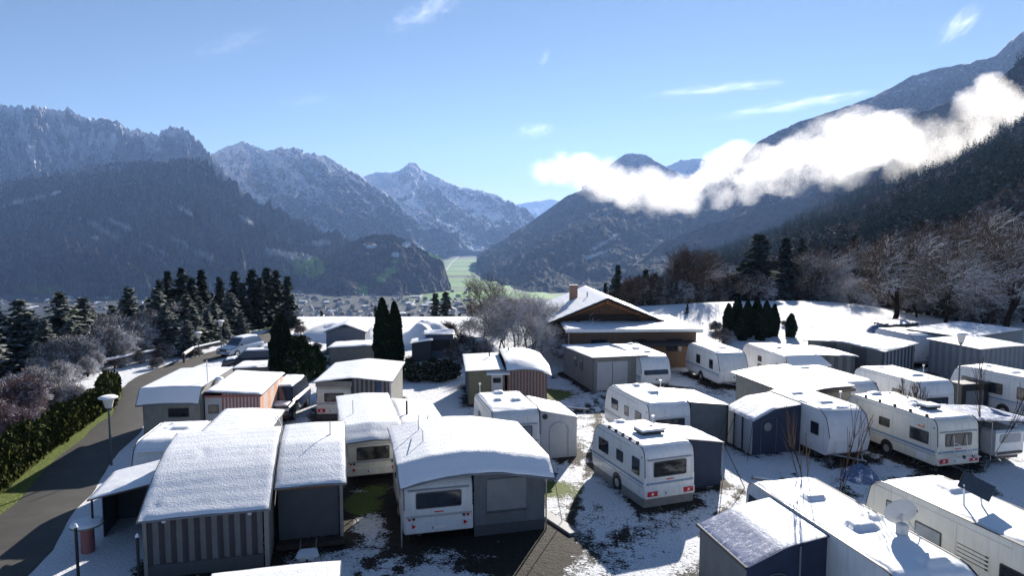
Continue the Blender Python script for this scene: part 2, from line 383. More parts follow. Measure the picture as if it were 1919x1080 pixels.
# far valley: fields and woods
vo=nd(nt,'ShaderNodeTexVoronoi'); mp=nd(nt,'ShaderNodeMapping'); mp.inputs['Scale'].default_value=(.0022,.008,.01); mp.inputs['Rotation'].default_value=(0,0,.25)
nt.links.new(pos,mp.inputs[0]); nt.links.new(mp.outputs[0],vo.inputs['Vector']); vo.inputs['Scale'].default_value=1.
vf=ramp(nt,nd(nt,'ShaderNodeSeparateColor').outputs[0],[(0,(0,0,0)),(1,(1,1,1))])
sv=nt.nodes[-2] if False else nd(nt,'ShaderNodeSeparateColor'); lk(nt,vo,'Color',sv,0)
fc=ramp(nt,sv.outputs[0],[(0,(.08,.19,.035)),(.3,(.13,.29,.05)),(.6,(.05,.11,.03)),(.8,(.14,.2,.08)),(.93,(.03,.045,.03))])
wn=noise(nt,.012,6,.7,vec=pos); wc=ramp(nt,wn.outputs[0],[(.35,(.015,.022,.02)),(.5,(.032,.036,.032)),(.6,(.055,.06,.055)),(.74,(.16,.16,.17))])
farc=mixc(nt,sp.outputs[2],wc.outputs[0],fc.outputs[0])
ln_=nd(nt,'ShaderNodeVectorMath',operation='LENGTH'); nt.links.new(pos,ln_.inputs[0])
fm=ramp(nt,math_(nt,'DIVIDE',ln_.outputs['Value'],1000.),[(.15,(0,0,0)),(.25,(1,1,1))])
nt.links.new(mixc(nt,fm.outputs[0],near,farc),b.inputs['Base Color']); b.inputs['Roughness'].default_value=.8; b.inputs['Specular IOR Level'].default_value=.2
bump(nt,b,math_(nt,'ADD',math_(nt,'MULTIPLY',sm.outputs[0],.7),math_(nt,'MULTIPLY',comb,1.6)),.8,.12)
M['ground']=m
GROUND=o=npmesh('ground',np.stack([X,Y,Z],-1).reshape(-1,3),Fq,['ground'],smooth=True,attrs={'cov':at_}); tag(o,None,None,kind='structure')
GX,GY=x.copy(),y.copy()
# road strip
def strip(name,pts,w,mats,dz=.02,res=.8,kind='structure'):
    P=[];L=0
    pts=np.array(pts,float); d=np.r_[0,np.cumsum(np.hypot(*np.diff(pts,axis=0).T))]
    t=np.arange(0,d[-1],res); 
    cx=np.interp(t,d,pts[:,0]); cy=np.interp(t,d,pts[:,1])
    k=np.ones(7)/7; pad=lambda a:np.convolve(np.r_[[a[0]]*3,a,[a[-1]]*3],k,'valid'); cx,cy=pad(cx),pad(cy)
    tx=np.gradient(cx);ty=np.gradient(cy);n=np.hypot(tx,ty);nx,ny=-ty/n,tx/n
    us=np.linspace(-.5,.5,9); e=(fbm(t*.35,t*0+3,3,21)-.5)*.5
    G=np.zeros((len(t),9,3))
    for j,u in enumerate(us):
        ww=w*u+(e if abs(u)==.5 else 0); G[:,j,0]=cx+nx*ww;G[:,j,1]=cy+ny*ww
    G[...,2]=HH(G[...,0],G[...,1])+dz+.05*(1-(2*us)**2)
    mb=MB().surf(G[:,::-1,:],.15); o=mb.build(name,mats,smooth=60); o['kind']=kind; return o
m,nt,b=mat('old_asphalt'); oc=obc(nt)
n=noise(nt,40,5,.7,vec=oc); n2=noise(nt,.7,5,.65,vec=oc)
c=ramp(nt,n.outputs[0],[(.3,(.025,.024,.022)),(.7,(.065,.06,.053))]); r2=ramp(nt,n2.outputs[0],[(.45,(0,0,0)),(.7,(1,1,1))])
nt.links.new(mixc(nt,math_(nt,'MULTIPLY',r2.outputs[0],.6),c.outputs[0],(.085,.078,.066)),b.inputs['Base Color']); b.inputs['Roughness'].default_value=.75
bump(nt,b,n.outputs[0],.4,.01); M['asphalt']=m
strip('road',ROAD,2.8,'asphalt')
M['gravel_pale']=simple('pale_valley_road',(.32,.31,.29),.8,0,.1,.01)
strip('valley_road',[at(*q,-247) for q in [(770,572),(790,554),(812,528),(836,506),(846,492),(862,478)]],10,'gravel_pale',dz=1.2,res=40)
# ---------------------------------------------------------------- mountains
def mtn_mat(name,forest,forest2,rock,z0,z1,dust,snowk=1.,fs=.004,thr=.6,hk=.85):
    m,nt,b=mat(name); g=geo(nt); pos=g.outputs['Position']
    ca=nd(nt,'ShaderNodeVertexColor',layer_name='cov'); sp=nd(nt,'ShaderNodeSeparateColor'); lk(nt,ca,0,sp,0) # r gully g meadow b snowfield
    px=nd(nt,'ShaderNodeSeparateXYZ'); nt.links.new(pos,px.inputs[0])
    nz=nd(nt,'ShaderNodeSeparateXYZ'); nt.links.new(g.outputs['Normal'],nz.inputs[0])
    nf=noise(nt,fs*11,6,.75,vec=pos); nm=noise(nt,fs*2.2,6,.7,vec=pos); nl=noise(nt,fs*.5,4,.6,vec=pos)
    fo=mixc(nt,ramp(nt,nm.outputs[0],[(.44,(0,0,0)),(.56,(1,1,1))]).outputs[0],forest,forest2)
    fo=mixc(nt,ramp(nt,nf.outputs[0],[(.38,(0,0,0)),(.58,(1,1,1))]).outputs[0],(forest[0]*.35,forest[1]*.5,forest[2]*.55),fo)
    ro=mixc(nt,nf.outputs[0],tuple(c*.45 for c in rock),tuple(c*1.4 for c in rock))
    h=math_(nt,'DIVIDE',math_(nt,'SUBTRACT',px.outputs['Z'],z0),float(z1-z0))
    h2=math_(nt,'ADD',h,math_(nt,'MULTIPLY',math_(nt,'SUBTRACT',nl.outputs[0],.5),.9))
    rf=ramp(nt,h2,[(.3,(0,0,0)),(.6,(1,1,1))])
    c=mixc(nt,rf.outputs[0],fo,ro)
    # snow
    a=math_(nt,'ADD',math_(nt,'MULTIPLY',h2,hk),math_(nt,'MULTIPLY',math_(nt,'SUBTRACT',nz.outputs['Z'],.62),1.1))
    a=math_(nt,'ADD',a,math_(nt,'MULTIPLY',math_(nt,'SUBTRACT',nf.outputs[0],.5),1.1))
    a=math_(nt,'ADD',a,math_(nt,'MULTIPLY',sp.outputs[0],.75*snowk))
    sf=ramp(nt,a,[(thr,(0,0,0)),(min(1,thr+.28),(1,1,1))])
    c=mixc(nt,math_(nt,'MULTIPLY',sf.outputs[0],.95),c,(.86,.87,.9))
    # dusting on forest
    dn=math_(nt,'ADD',nf.outputs[0],math_(nt,'MULTIPLY',h2,.42)); dn=math_(nt,'ADD',dn,math_(nt,'MULTIPLY',sp.outputs[0],.22)); dn=math_(nt,'ADD',dn,math_(nt,'MULTIPLY',math_(nt,'SUBTRACT',nm.outputs[0],.5),.5)); df=ramp(nt,dn,[(.6,(0,0,0)),(.85,(1,1,1))])
    c=mixc(nt,math_(nt,'MULTIPLY',df.outputs[0],dust),c,(.6,.62,.66))
    c=mixc(nt,sp.outputs[1],c,(.22,.36,.08)); c=mixc(nt,sp.outputs[2],c,(.8,.8,.82))
    nt.links.new(c,b.inputs['Base Color']); b.inputs['Roughness'].default_value=.9; b.inputs['Specular IOR Level'].default_value=.05
    bump(nt,b,math_(nt,'ADD',nf.outputs[0],nm.outputs[0]),.9,.035/fs*2.0)
    return m
FO=(.03,.038,.033); FB=(.15,.108,.082); RK=(.17,.155,.145)
M['mt_left']=mtn_mat('wooded_left_massif',FO,FB,RK,300,1000,.8,thr=.66)
M['mt_ridge']=mtn_mat('rocky_snow_ridge',FO,FB,(.17,.145,.13),100,700,.3,2.3,thr=.10,hk=.25)
M['mt_mid']=mtn_mat('snow_streaked_ridge',FO,FB,(.15,.14,.14),100,900,.4,1.7,thr=.14,hk=.7)
M['mt_hill']=mtn_mat('wooded_hill',FO,FB,RK,900,1500,.05,thr=.9,fs=.007)
M['mt_right']=mtn_mat('dark_right_slope',(.034,.042,.036),(.07,.062,.052),RK,700,1400,.12,.6,thr=.8)
M['mt_top']=mtn_mat('brown_right_summit',(.05,.042,.036),(.11,.08,.065),(.2,.16,.14),300,1400,.25,.6,thr=.72)
M['mt_near']=mtn_mat('near_forest_slope',(.04,.045,.036),(.11,.085,.07),RK,900,1500,.35,.4,thr=.9,fs=.02)
def mountain(crest,foot,nu,nv,mname,amp=120,lam=300,jag=25,shear=.35,prof=.85,seed=1,mead=(),snowf=(),env=.5,name='mountain',conv=0.,detail=.5,spur=180):
    c=np.array([far(*q) for q in crest]); f=np.array([far(*q) for q in foot])
    u=np.linspace(0,1,nu)
    def rs(a,key):
        k=np.array([q[0] for q in key],float); t=(k-k[0])/(k[-1]-k[0]); return np.stack([np.interp(u,t,a[:,i]) for i in range(3)],-1)
    c=rs(c,crest); f=rs(f,foot)
    s=np.r_[0,np.cumsum(np.hypot(np.diff(c[:,0]),np.diff(c[:,1])))]
    j=(ridged(s/ (lam*.5),s*0+.5,5,seed+50)-.55)*jag+(fbm(s/(lam*.08),s*0,3,seed+60)-.5)*jag*.5
    c[:,2]+=j
    v=np.linspace(0,1,nv)**1.0
    V=v[None,:]; U=np.repeat(s[:,None],nv,1)
    P=c[:,None,:]*(1-V[...,None])+f[:,None,:]*V[...,None]
    hz=V**prof
    P[...,2]=c[:,None,2]*(1-hz)+f[:,None,2]*hz+conv*np.sin(pi*V)
    L=np.linalg.norm(c-f,axis=1)[:,None]; T=V*L
    wq=fbm(U/lam/2,T/lam/2,3,seed+9)*1.2
    gu=ridged((U-shear*T)/lam+wq,T/(lam*3.2)+wq*.5,6,seed,.55)
    fi=fbm(U/(lam*.3),T/(lam*.3),5,seed+20,.6)
    e=(1-(1-np.minimum(1,V/.25))**2)**env*(1-.75*sst(.8,1,V))
    D=amp*e*(gu-.45)+amp*detail*e*(fi-.5)*1.6
    D=D+spur*np.sin(pi*V)**.7*(ridged((U-shear*T*.8)/900+seed*.37,T/3500+seed,2,seed+33,.4)-.5)
    dirv=(f-c)[:,None,:]; dn=np.linalg.norm(dirv[...,:2],axis=-1,keepdims=True)
    P[...,:2]+=dirv[...,:2]/dn*(D*.55)[...,None]
    P[...,2]+=D*.8
    # back side
    back=c+ (c-f)*np.array([.15,.15,0]); back[:,2]=c[:,2]-350; back2=back+(c-f)*np.array([.1,.1,0]); back2[:,2]=-300
    P=np.concatenate([back2[:,None,:],back[:,None,:],P],1); gu=np.concatenate([gu[:,:1],gu[:,:1],gu],1)
    nV=nv+2; idx=np.arange(nu*nV).reshape(nu,nV)
    Fq=np.stack([idx[:-1,:-1],idx[:-1,1:],idx[1:,1:],idx[1:,:-1]],-1).reshape(-1,4)
    X_,Y_,Z_=P[...,0],P[...,1],P[...,2]
    cs,sn_=cos(PITCH),sin(PITCH); ff=Y_*cs-(Z_-CH)*sn_; uu=Y_*sn_+(Z_-CH)*cs
    PX_=959.5+FP*X_/ff; PY_=540-FP*uu/ff
    wob=(fbm(X_/70+Z_/40,Z_/45+Y_/150,5,seed+70,.65)-.5)*2.2
    def mask(lst):
        q=np.zeros_like(X_)
        for (a,b_,ra,rb,ang) in lst:
            dx,dy=PX_-a,PY_-b_; ca_,sa=cos(R(ang)),sin(R(ang)); e1=(dx*ca_+dy*sa)/ra; e2=(-dx*sa+dy*ca_)/rb
            q=np.maximum(q,sst(1.15,.75,np.sqrt(e1*e1+e2*e2)+wob*1.3))
        return q
    low=np.clip((.5-gu)*2.2,0,1)
    A_=np.stack([low,mask(mead),mask(snowf)],-1).reshape(-1,3)
    o=npmesh(name,P.reshape(-1,3),Fq,[mname],smooth=True,attrs={'cov':A_}); tag(o,None,None,kind='structure'); return P
# left: rocky back ridge
mountain([(-160,215,6500),(0,197,6400),(50,200,6300),(75,203,6300),(130,203,6300),(150,218,6300),(200,222,6300),(232,236,6300),(262,246,6300),(295,252,6200),(320,236,6200),(336,233,6200),(362,250,6100),(392,285,6000),(430,330,5900)],
  [(-160,400,4900),(0,390,4900),(200,380,4900),(430,440,5000)],860,260,'mt_ridge',300,200,80,.1,.8,3,snowf=[(20,288,6,30,-15),(58,278,7,32,-20),(100,266,8,34,-18),(136,268,6,30,12),(156,274,5,28,10),(84,272,5,28,-25),(188,258,6,24,20),(40,250,6,22,-10),(122,246,14,12,0),(170,262,4,24,14),(210,262,6,22,25),(5,270,5,26,-12),(262,248,32,9,22),(280,272,16,9,40),(318,248,22,7,10),(345,262,12,10,0)])
# wooded shoulder in front of it
mountain([(-160,372,4700),(0,345,4700),(60,326,4700),(130,312,4700),(200,304,4650),(270,300,4600),(330,298,4600),(380,300,4550),(430,345,4500),(500,388,4450),(570,425,4400),(640,448,4300),(700,470,4200),(760,500,4100)],
  [(-160,600,2500),(0,590,2500),(300,590,2550),(560,565,2900),(700,540,3300),(760,520,3600)],950,460,'mt_left',330,300,18,.75,1.0,7,
  mead=[(70,550,42,11,-3),(578,497,46,16,8),(590,515,26,8,20)],snowf=[(543,478,32,6,8),(190,430,30,3,30),(355,400,26,3,28),(60,372,60,2.5,-14),(300,470,40,2.5,25),(600,455,16,4,0),(180,445,18,3,20),(235,425,22,3,25),(460,410,14,3,35),(340,455,18,3,30),(380,478,18,2.5,20)],conv=-60,spur=300)
# middle snowy ridge
mountain([(330,300,7600),(400,288,7500),(430,272,7400),(455,264,7400),(478,272,7400),(500,283,7400),(530,280,7400),(553,277,7400),(575,288,7400),(610,292,7300),(650,315,7200),(680,333,7200),(720,362,7100),(780,400,7000),(860,450,6900)],
  [(330,470,5200),(500,480,5200),(650,485,5200),(770,478,5600),(860,470,6300)],800,300,'mt_mid',260,380,40,.7,.9,13,snowf=[(548,290,20,4,20),(600,300,26,3,25),(660,332,26,3,38)])
# central pyramid
mountain([(600,380,9800),(680,330,9800),(710,322,9700),(740,322,9700),(757,314,9700),(768,304,9700),(780,304,9700),(792,318,9700),(830,338,9600),(865,350,9600),(900,357,9500),(932,366,9500),(955,380,9400),(985,396,9300),(1030,430,9200)],
  [(600,500,6300),(760,478,6500),(850,472,6800),(930,468,7000),(1030,470,7200)],600,260,'mt_mid',300,480,40,.5,.85,23,snowf=[(830,345,18,4,25),(890,402,12,4,-20),(800,400,18,3,35)])
mountain([(900,400,17000),(960,384,17000),(1000,378,17000),(1030,372,17000),(1060,378,17000),(1120,372,17000),(1200,390,17000)],[(900,445,14500),(1200,445,14500)],200,60,'mt_mid',250,500,30,.3,.9,31,snowf=[(1010,392,50,8,-8)])
# wooded hill in the valley
mountain([(560,560,3300),(600,500,3350),(640,462,3400),(675,446,3400),(705,438,3400),(735,440,3400),(765,450,3350),(800,470,3300),(830,487,3250),(845,540,3200)],
  [(560,575,2800),(650,570,2650),(750,566,2650),(845,550,2900)],420,200,'mt_hill',50,160,14,.2,.75,41,spur=40,mead=[(722,515,30,10,-40),(735,505,16,6,-50),(680,548,9,14,0),(812,478,14,3,30),(740,490,8,5,0)],snowf=[(695,462,13,5,10),(762,458,7,5,0),(740,478,6,4,0),(790,462,10,3,20)],conv=25)
# right valley side
mountain([(893,487,5600),(915,473,5500),(960,440,5400),(1010,405,5300),(1060,368,5200),(1100,352,5200),(1200,340,5200),(1320,330,5200),(1450,300,5200)],
  [(893,490,5300),(893,512,4100),(925,545,3050),(1010,560,2750),(1450,566,2700)],600,280,'mt_right',110,330,8,-.3,.95,51,snowf=[(1140,450,30,3,-30),(1110,480,24,2.5,-20)])
mountain([(1090,350,7800),(1140,310,7700),(1170,290,7600),(1185,286,7600),(1210,290,7600),(1235,305,7500),(1260,318,7400),(1300,350,7300)],[(1090,430,6200),(1300,430,6200)],260,120,'mt_top',160,300,22,.2,.8,61)
mountain([(1200,345,9000),(1250,312,9000),(1275,300,9000),(1300,297,9000),(1340,300,8900),(1400,312,8800),(1500,330,8700)],[(1200,420,7600),(1500,420,7600)],260,100,'mt_mid',160,300,22,.2,.8,63)
# second spur and the big right mountain
mountain([(1160,560,3300),(1180,500,3250),(1240,455,3200),(1330,420,3150),(1450,385,3100),(1600,340,3100)],[(1160,575,2500),(1300,575,2100),(1600,590,1900)],420,200,'mt_right',60,250,10,.3,1.0,71)
mountain([(1360,330,4600),(1420,268,4500),(1460,244,4450),(1500,226,4400),(1570,205,4350),(1640,180,4300),(1700,146,4250),(1760,126,4200),(1820,116,4150),(1864,104,4100),(1890,78,4050),(1925,52,4000),(2100,-30,3900)],
  [(1360,420,3300),(1500,440,3000),(1700,420,2900),(2100,400,2800)],700,260,'mt_top',150,330,18,-.4,.9,81)
mountain([(1480,420,2700),(1580,310,2650),(1640,262,2600),(1700,222,2550),(1780,190,2500),(1830,180,2500),(1925,130,2400),(2100,60,2400)],[(1480,460,2100),(2100,460,1900)],420,160,'mt_top',80,220,12,.3,.9,85)
NEARP=mountain([(1130,597,1900),(1190,574,1850),(1300,512,1700),(1400,462,1600),(1500,415,1500),(1650,330,1450),(1780,232,1450),(1860,160,1450),(1925,100,1500),(2120,0,1550)],
  [(1130,612,900),(1300,605,420),(1500,605,250),(1925,615,150),(2120,620,150)],300,160,'mt_near',26,110,6,.2,.5,91,spur=20)
rng=np.random.default_rng(5)
# ---------------------------------------------------------------- forest on the near slope (one mass)
def quads(C,Ux,Vx):
    """C centres, U,V half vectors -> verts(4n,3)"""
    V=np.stack([C-Ux-Vx,C+Ux-Vx,C+Ux+Vx,C-Ux+Vx],1).reshape(-1,3); F=np.arange(len(V)).reshape(-1,4); return V,F
def rand_dirs(n,r):
    v=r.normal(size=(n,3)); return v/np.linalg.norm(v,axis=1,keepdims=True)
def forest(n):
    P=NEARP[:,2:,:]; nu,nv,_=P.shape
    i=rng.uniform(0,nu-1.01,n); j=(rng.uniform(0,1,n)**.95)*(nv-1.01)*.90
    i0=i.astype(int); j0=j.astype(int); fi=(i-i0)[:,None]; fj=(j-j0)[:,None]
    B=(P[i0,j0]*(1-fi)+P[i0+1,j0]*fi)*(1-fj)+(P[i0,j0+1]*(1-fi)+P[i0+1,j0+1]*fi)*fj
    cl=fbm(B[:,0]/70,B[:,1]/70+B[:,2]/60,3,77); con=(cl+rng.normal(0,.12,n))>.5
    h=np.where(con,rng.uniform(17,34,n),rng.uniform(9,17,n)); w=np.where(con,h*.17,h*.33)
    k=46; t=np.tile((np.arange(k)+.5)/k,(n,1))+rng.uniform(-.02,.02,(n,k))
    rad=np.where(con[:,None],(1-t)**.8,np.sin(pi*np.clip(t,0,1))**.6)*w[:,None]*rng.uniform(.35,1,(n,k))
    a=rng.uniform(0,2*pi,(n,k))
    C=B[:,None,:]+np.stack([rad*np.cos(a),rad*np.sin(a),(t*.97+.03)*h[:,None]],-1)
    sz=np.where(con[:,None],(1.15-t)*w[:,None]*.34,w[:,None]*.20)*rng.uniform(.6,1.2,(n,k))
    C=C.reshape(-1,3); sz=sz.reshape(-1,1); m_=n*k
    U=rand_dirs(m_,rng)*sz; V2=np.cross(U,rand_dirs(m_,rng)); V2=V2/np.maximum(np.linalg.norm(V2,axis=1,keepdims=True),1e-6)*sz*.8
    V,F=quads(C,U,V2); mi=np.repeat(np.where(con,0,1),k)
    o=npmesh('forest',V,F,['needle_f','twig_f'],midx=mi); tag(o,'snow dusted mixed forest of dark spruces and bare trees on the steep slope at right','forest',kind='stuff')
M['twig_pale']=plant('pale_frosted_twigs',(.16,.135,.12),(.28,.25,.23),.95,.35,.6)
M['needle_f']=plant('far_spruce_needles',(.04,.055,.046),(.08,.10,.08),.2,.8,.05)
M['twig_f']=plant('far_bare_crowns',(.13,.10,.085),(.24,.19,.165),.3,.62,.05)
forest(15000)
# ---------------------------------------------------------------- trees
def conifer_mesh(seed,h,r,dens=1.,droop=.35,leaf='needle_s',fs=1.,bare=.06):
    g=np.random.default_rng(seed); C=[];U=[];W=[]
    nl=int(h*3.0*dens)
    for l in range(nl):
        t=bare+(1-bare)*((l+g.uniform(-.3,.3))/nl); t=min(max(t,.02),.985); z=t*h
        br=r*(1-t)**.72*g.uniform(.72,1.12)+.12
        nb=int(5+6*(1-t))
        for b_ in range(nb):
            a=g.uniform(0,2*pi); L=br*g.uniform(.65,1.12); da=np.array((cos(a),sin(a),0)); pe=np.array((-sin(a),cos(a),0))
            ns=max(2,int(L/.22*.8)); up=g.uniform(-.05,.25)
            for k in range(ns):
                s=(k+g.uniform(.1,1))/ns; d=L*s
                p=da*d+np.array((0,0,z+up*d-droop*d*s*(.6+.6*(1-t))))+pe*g.normal(0,.09*L*s+.03)
                w=(.13+.12*(1-s))*fs*g.uniform(.7,1.3); l2=(.20+.05*L)*fs*g.uniform(.7,1.2)
                u=(da*.8+pe*g.normal(0,.55)+np.array((0,0,g.normal(-.25,.35)))); u/=np.linalg.norm(u)
                v=np.cross(u,np.array((g.normal(0,.45),g.normal(0,.45),1))); v/=np.linalg.norm(v)
                C.append(p);U.append(u*l2);W.append(v*w)
    V,F=quads(np.array(C),np.array(U),np.array(W))
    crown=npmesh('crown',V,F,[leaf],link=False)
    tb=MB(); tb.tube((0,0,-1.),(0,0,h*.5),r*.075+.05,r*.05+.03,8); tb.tube((0,0,h*.5),(0,0,h*.97),r*.05+.03,.015,6)
    to=tb.build('trunk','bark'); tm=to.data; bpy.data.objects.remove(to)
    return crown,tm
def bare_mesh(seed,h,spread=.9,levels=5,twig='twig_frost',stems=1,r0=.16,dens=1.,up=.25,trunk_h=.18):
    g=np.random.default_rng(seed); segs=[]; 
    def grow(p,d,L,r,lv):
        n=3 if lv<levels-1 else 2; q=np.array(p); dd=np.array(d)
        pts=[q]
        for i in range(n):
            dd=dd+g.normal(0,.16,3)+np.array((0,0,up*.12)); dd/=np.linalg.norm(dd)
            q2=q+dd*L/n; ra=r*(1-.3*i/n); rb=r*(1-.3*(i+1)/n); segs.append((q,q2,ra,rb,lv)); q=q2; pts.append(q)
            if lv<levels:
                nb=g.integers(1,3) if lv>0 else (1 if i>0 else 0)
                if lv>=2: nb=int(np.ceil(nb*dens))
                for _ in range(nb):
                    ax=rand_dirs(1,g)[0]; nd_=dd*g.uniform(.35,.8)+ax*spread*g.uniform(.5,.9); nd_[2]+=up*.3; nd_/=np.linalg.norm(nd_)
                    grow(q,nd_,L*g.uniform(.55,.8),rb*g.uniform(.5,.68),lv+1)
        if lv<levels:
            for _ in range(2 if lv<3 else 2):
                ax=rand_dirs(1,g)[0]; nd_=dd*.8+ax*spread*.6; nd_[2]+=up*.3; nd_/=np.linalg.norm(nd_)
                grow(q,nd_,L*g.uniform(.62,.85),r*.62,lv+1)
    for s in range(stems):
        if stems==1: d=(g.normal(0,.05),g.normal(0,.05),1)
        else:
            a=g.uniform(0,2*pi); d=(cos(a)*g.uniform(.1,.8),sin(a)*g.uniform(.1,.8),1)
        d=np.array(d)/np.linalg.norm(d)
        grow(np.array((0,0,-.3 if stems==1 else -.1)),d,h*(.34 if stems==1 else .42),r0,0)
    A_=np.array([s[0] for s in segs]);B_=np.array([s[1] for s in segs]);ra=np.array([s[2] for s in segs]);rb=np.array([s[3] for s in segs]);lv=np.array([s[4] for s in segs])
    top=B_[:,2].max(); k_=h/top; A_=A_*k_; B_=B_*k_
    ra=np.maximum(ra,.016); rb=np.maximum(rb,.012)
    D=B_-A_; D/=np.maximum(np.linalg.norm(D,axis=1,keepdims=True),1e-6); a_=np.where(np.abs(D[:,2:3])<.9,np.array([[0,0,1.]]),np.array([[1.,0,0]]))
    u=np.cross(D,a_);u/=np.linalg.norm(u,axis=1,keepdims=True);w=np.cross(D,u)
    def mk(sel,k):
        vs=[];n=sel.sum()
        for P,r in ((A_[sel],ra[sel]),(B_[sel],rb[sel])):
            for q in range(k):
                t=2*pi*q/k; vs.append(P+u[sel]*(cos(t)*r)[:,None]+w[sel]*(sin(t)*r)[:,None])
        V=np.stack(vs,1).reshape(-1,3); base=np.arange(n)[:,None]*2*k
        F=np.concatenate([np.stack([base[:,0]+q,base[:,0]+q+k,base[:,0]+(q+1)%k+k,base[:,0]+(q+1)%k],-1) for q in range(k)])
        return V,F
    V,F=mk(lv<=1,6); trunk=npmesh('trunk',V,F,['bark'],link=False,smooth=True)
    V,F=mk(lv>1,3); crown=npmesh('crown',V,F,[twig],link=False)
    return crown,trunk
def blobtree_mesh(seed,h,r,n,prof,leaf,size=.14,taper=1.):
    """dense evergreen: leaf sprays through an outer shell plus a dark inner mass of the same foliage"""
    g=np.random.default_rng(seed); t=g.uniform(0,1,n)**.95; a=g.uniform(0,2*pi,n)
    lump=.78+.55*fbm(a*1.9+seed,t*9,3,seed)+.1*np.sin(a*3+t*9+seed)
    rad=prof(t)*r*lump*g.uniform(.45,1.08,n)**.55
    C=np.stack([rad*np.cos(a),rad*np.sin(a),t*h],-1)
    out=np.stack([np.cos(a),np.sin(a),np.full(n,1.1)],-1)+g.normal(0,.45,(n,3)); out/=np.linalg.norm(out,axis=1,keepdims=True)
    v=np.cross(out,rand_dirs(n,g)); v/=np.linalg.norm(v,axis=1,keepdims=True); s=size*g.uniform(.6,1.3,(n,1))
    V,F=quads(C,out*s*1.3,v*s*.75)
    # inner core
    nt_,na=14,12; tt=np.linspace(0,1,nt_); aa=np.linspace(0,2*pi,na,endpoint=False); T,AA=np.meshgrid(tt,aa,indexing='ij')
    rr2=prof(T)*r*.55
    V2=np.stack([rr2*np.cos(AA),rr2*np.sin(AA),T*h*.96],-1).reshape(-1,3); id_=np.arange(nt_*na).reshape(nt_,na); nx_=np.roll(id_,-1,1)
    F2=np.stack([id_[:-1],nx_[:-1],nx_[1:],id_[1:]],-1).reshape(-1,4)
    crown=npmesh('crown',np.concatenate([V,V2]),np.concatenate([F,F2+len(V)]),[leaf],link=False)
    tb=MB(); tb.tube((0,0,-.3),(0,0,h*.3),r*.12+.03,r*.1+.02,7); to=tb.build('trunk','bark'); tm=to.data; bpy.data.objects.remove(to)
    return crown,tm
def tree(name,label,cat,mesh,x,y,s=1.,rz=0.,group=None,dz=0.,sz=None,z=None):
    e=bpy.data.objects.new(name,None); COL.objects.link(e); e.location=(x,y,(float(HH(x,y)) if z is None else z)+dz); e.rotation_euler=(0,0,rz); e.scale=(s,s,sz or s)
    tag(e,label,cat,group)
    for n,me in (('crown',mesh[0]),('trunk',mesh[1])):
        o=bpy.data.objects.new(n,me); COL.objects.link(o); o.parent=e
    return e
def tree_px(name,label,cat,mesh,mh,px,ptop,y,base_z=None,rz=0,group=None,wide=1.):
    """stand a tree whose top is seen at (px,ptop) at distance y on the terrain"""
    X_=(px-959.5)/FP*y; 
    zt=far(px,ptop,y)[2]; zb=float(HH(X_,y)) if base_z is None else base_z
    s=(zt-zb)/mh; return tree(name,label,cat,mesh,X_,y,s*wide,rz,group,sz=s,z=zb)
SP=[conifer_mesh(1,10,2.5,fs=1.05,dens=1.5),conifer_mesh(2,10,2.1,droop=.45,fs=1.05,dens=1.5),conifer_mesh(3,10,2.9,droop=.3,fs=1.05,dens=1.5),conifer_mesh(6,10,2.6,droop=.38,fs=1.05,dens=1.4,bare=.1)]
SD=[conifer_mesh(4,12,2.3,leaf='needle',droop=.3,fs=1.5,dens=1.2),conifer_mesh(5,12,2.7,leaf='needle',droop=.25,fs=1.6)]
SS=[conifer_mesh(8,6,1.2,leaf='needle',dens=1.2)]
BT=[bare_mesh(11,12,twig='twig_brown',r0=.2),bare_mesh(12,12,twig='twig_frost',spread=1.,r0=.24),bare_mesh(13,12,twig='twig_frost',spread=.85,r0=.3),bare_mesh(14,12,twig='twig_brown',spread=.7,up=.6)]
BP=bare_mesh(15,12,twig='twig_pale',spread=1.,r0=.16)
BU=[bare_mesh(21,3,stems=9,r0=.03,twig='twig_frost',levels=4,spread=1.),bare_mesh(22,3,stems=9,r0=.03,twig='twig_pink',levels=4,spread=1.),bare_mesh(23,3,stems=8,r0=.03,twig='twig_brown',levels=4,spread=1.)]
# left band of snow-dusted conifers (px, top, distance, mesh)
LB=[(30,560,56,0),(75,598,52,1),(108,548,58,2),(150,556,62,0),(184,588,57,1),(205,572,66,2),(238,538,62,0),(262,572,60,2),(292,540,58,2),(318,560,66,0),(345,552,60,1),(372,562,66,2),(396,566,64,0),(428,548,68,2),(125,600,50,0),(330,600,58,1),(-15,575,54,0),(-40,590,50,2),(222,610,54,1),(446,585,66,1),(52,582,66,2),(92,590,68,0),(168,580,70,1),(226,566,72,0),(276,560,72,2),(304,572,56,1),(358,575,58,0),(384,580,60,2),(412,585,62,0),(140,612,50,2),(262,610,55,0),(8,600,62,1),(60,640,48,2),(180,640,52,0),(345,600,54,2)]
for i,(px,pt,y,k) in enumerate(LB):
    y=y+10; pos_=['at the left picture edge','beside the frosted bushes','behind the leaning spruces','above the pink bushes','in a gap of the row','behind the front row'][i%6]
    tree_px('conifer_tree','snow dusted green conifer in the dense row beyond the road at left','conifer tree',SP[(k+i//5)%4],10,px,pt,y,rz=i*1.3,group='snow dusted conifers beyond the road',wide=2.0)
DB=[(312,508,92,0),(338,502,92,1),(376,505,90,0),(410,520,96,1),(438,508,88,0),(470,504,86,1),(452,530,82,0),(498,502,86,0),(515,506,88,1),(537,518,84,0),(484,520,84,0),(356,520,84,1),(296,525,96,1)]
for i,(px,pt,y,k) in enumerate(DB):
    tree_px('spruce_tree','dark spruce in the tight clump behind the snowy conifer row','spruce tree',SD[k],12,px,pt,y,rz=i*2.1,group='dark spruces behind the snowy row',base_z=float(HH(-26,y))-1.5,wide=1.3)
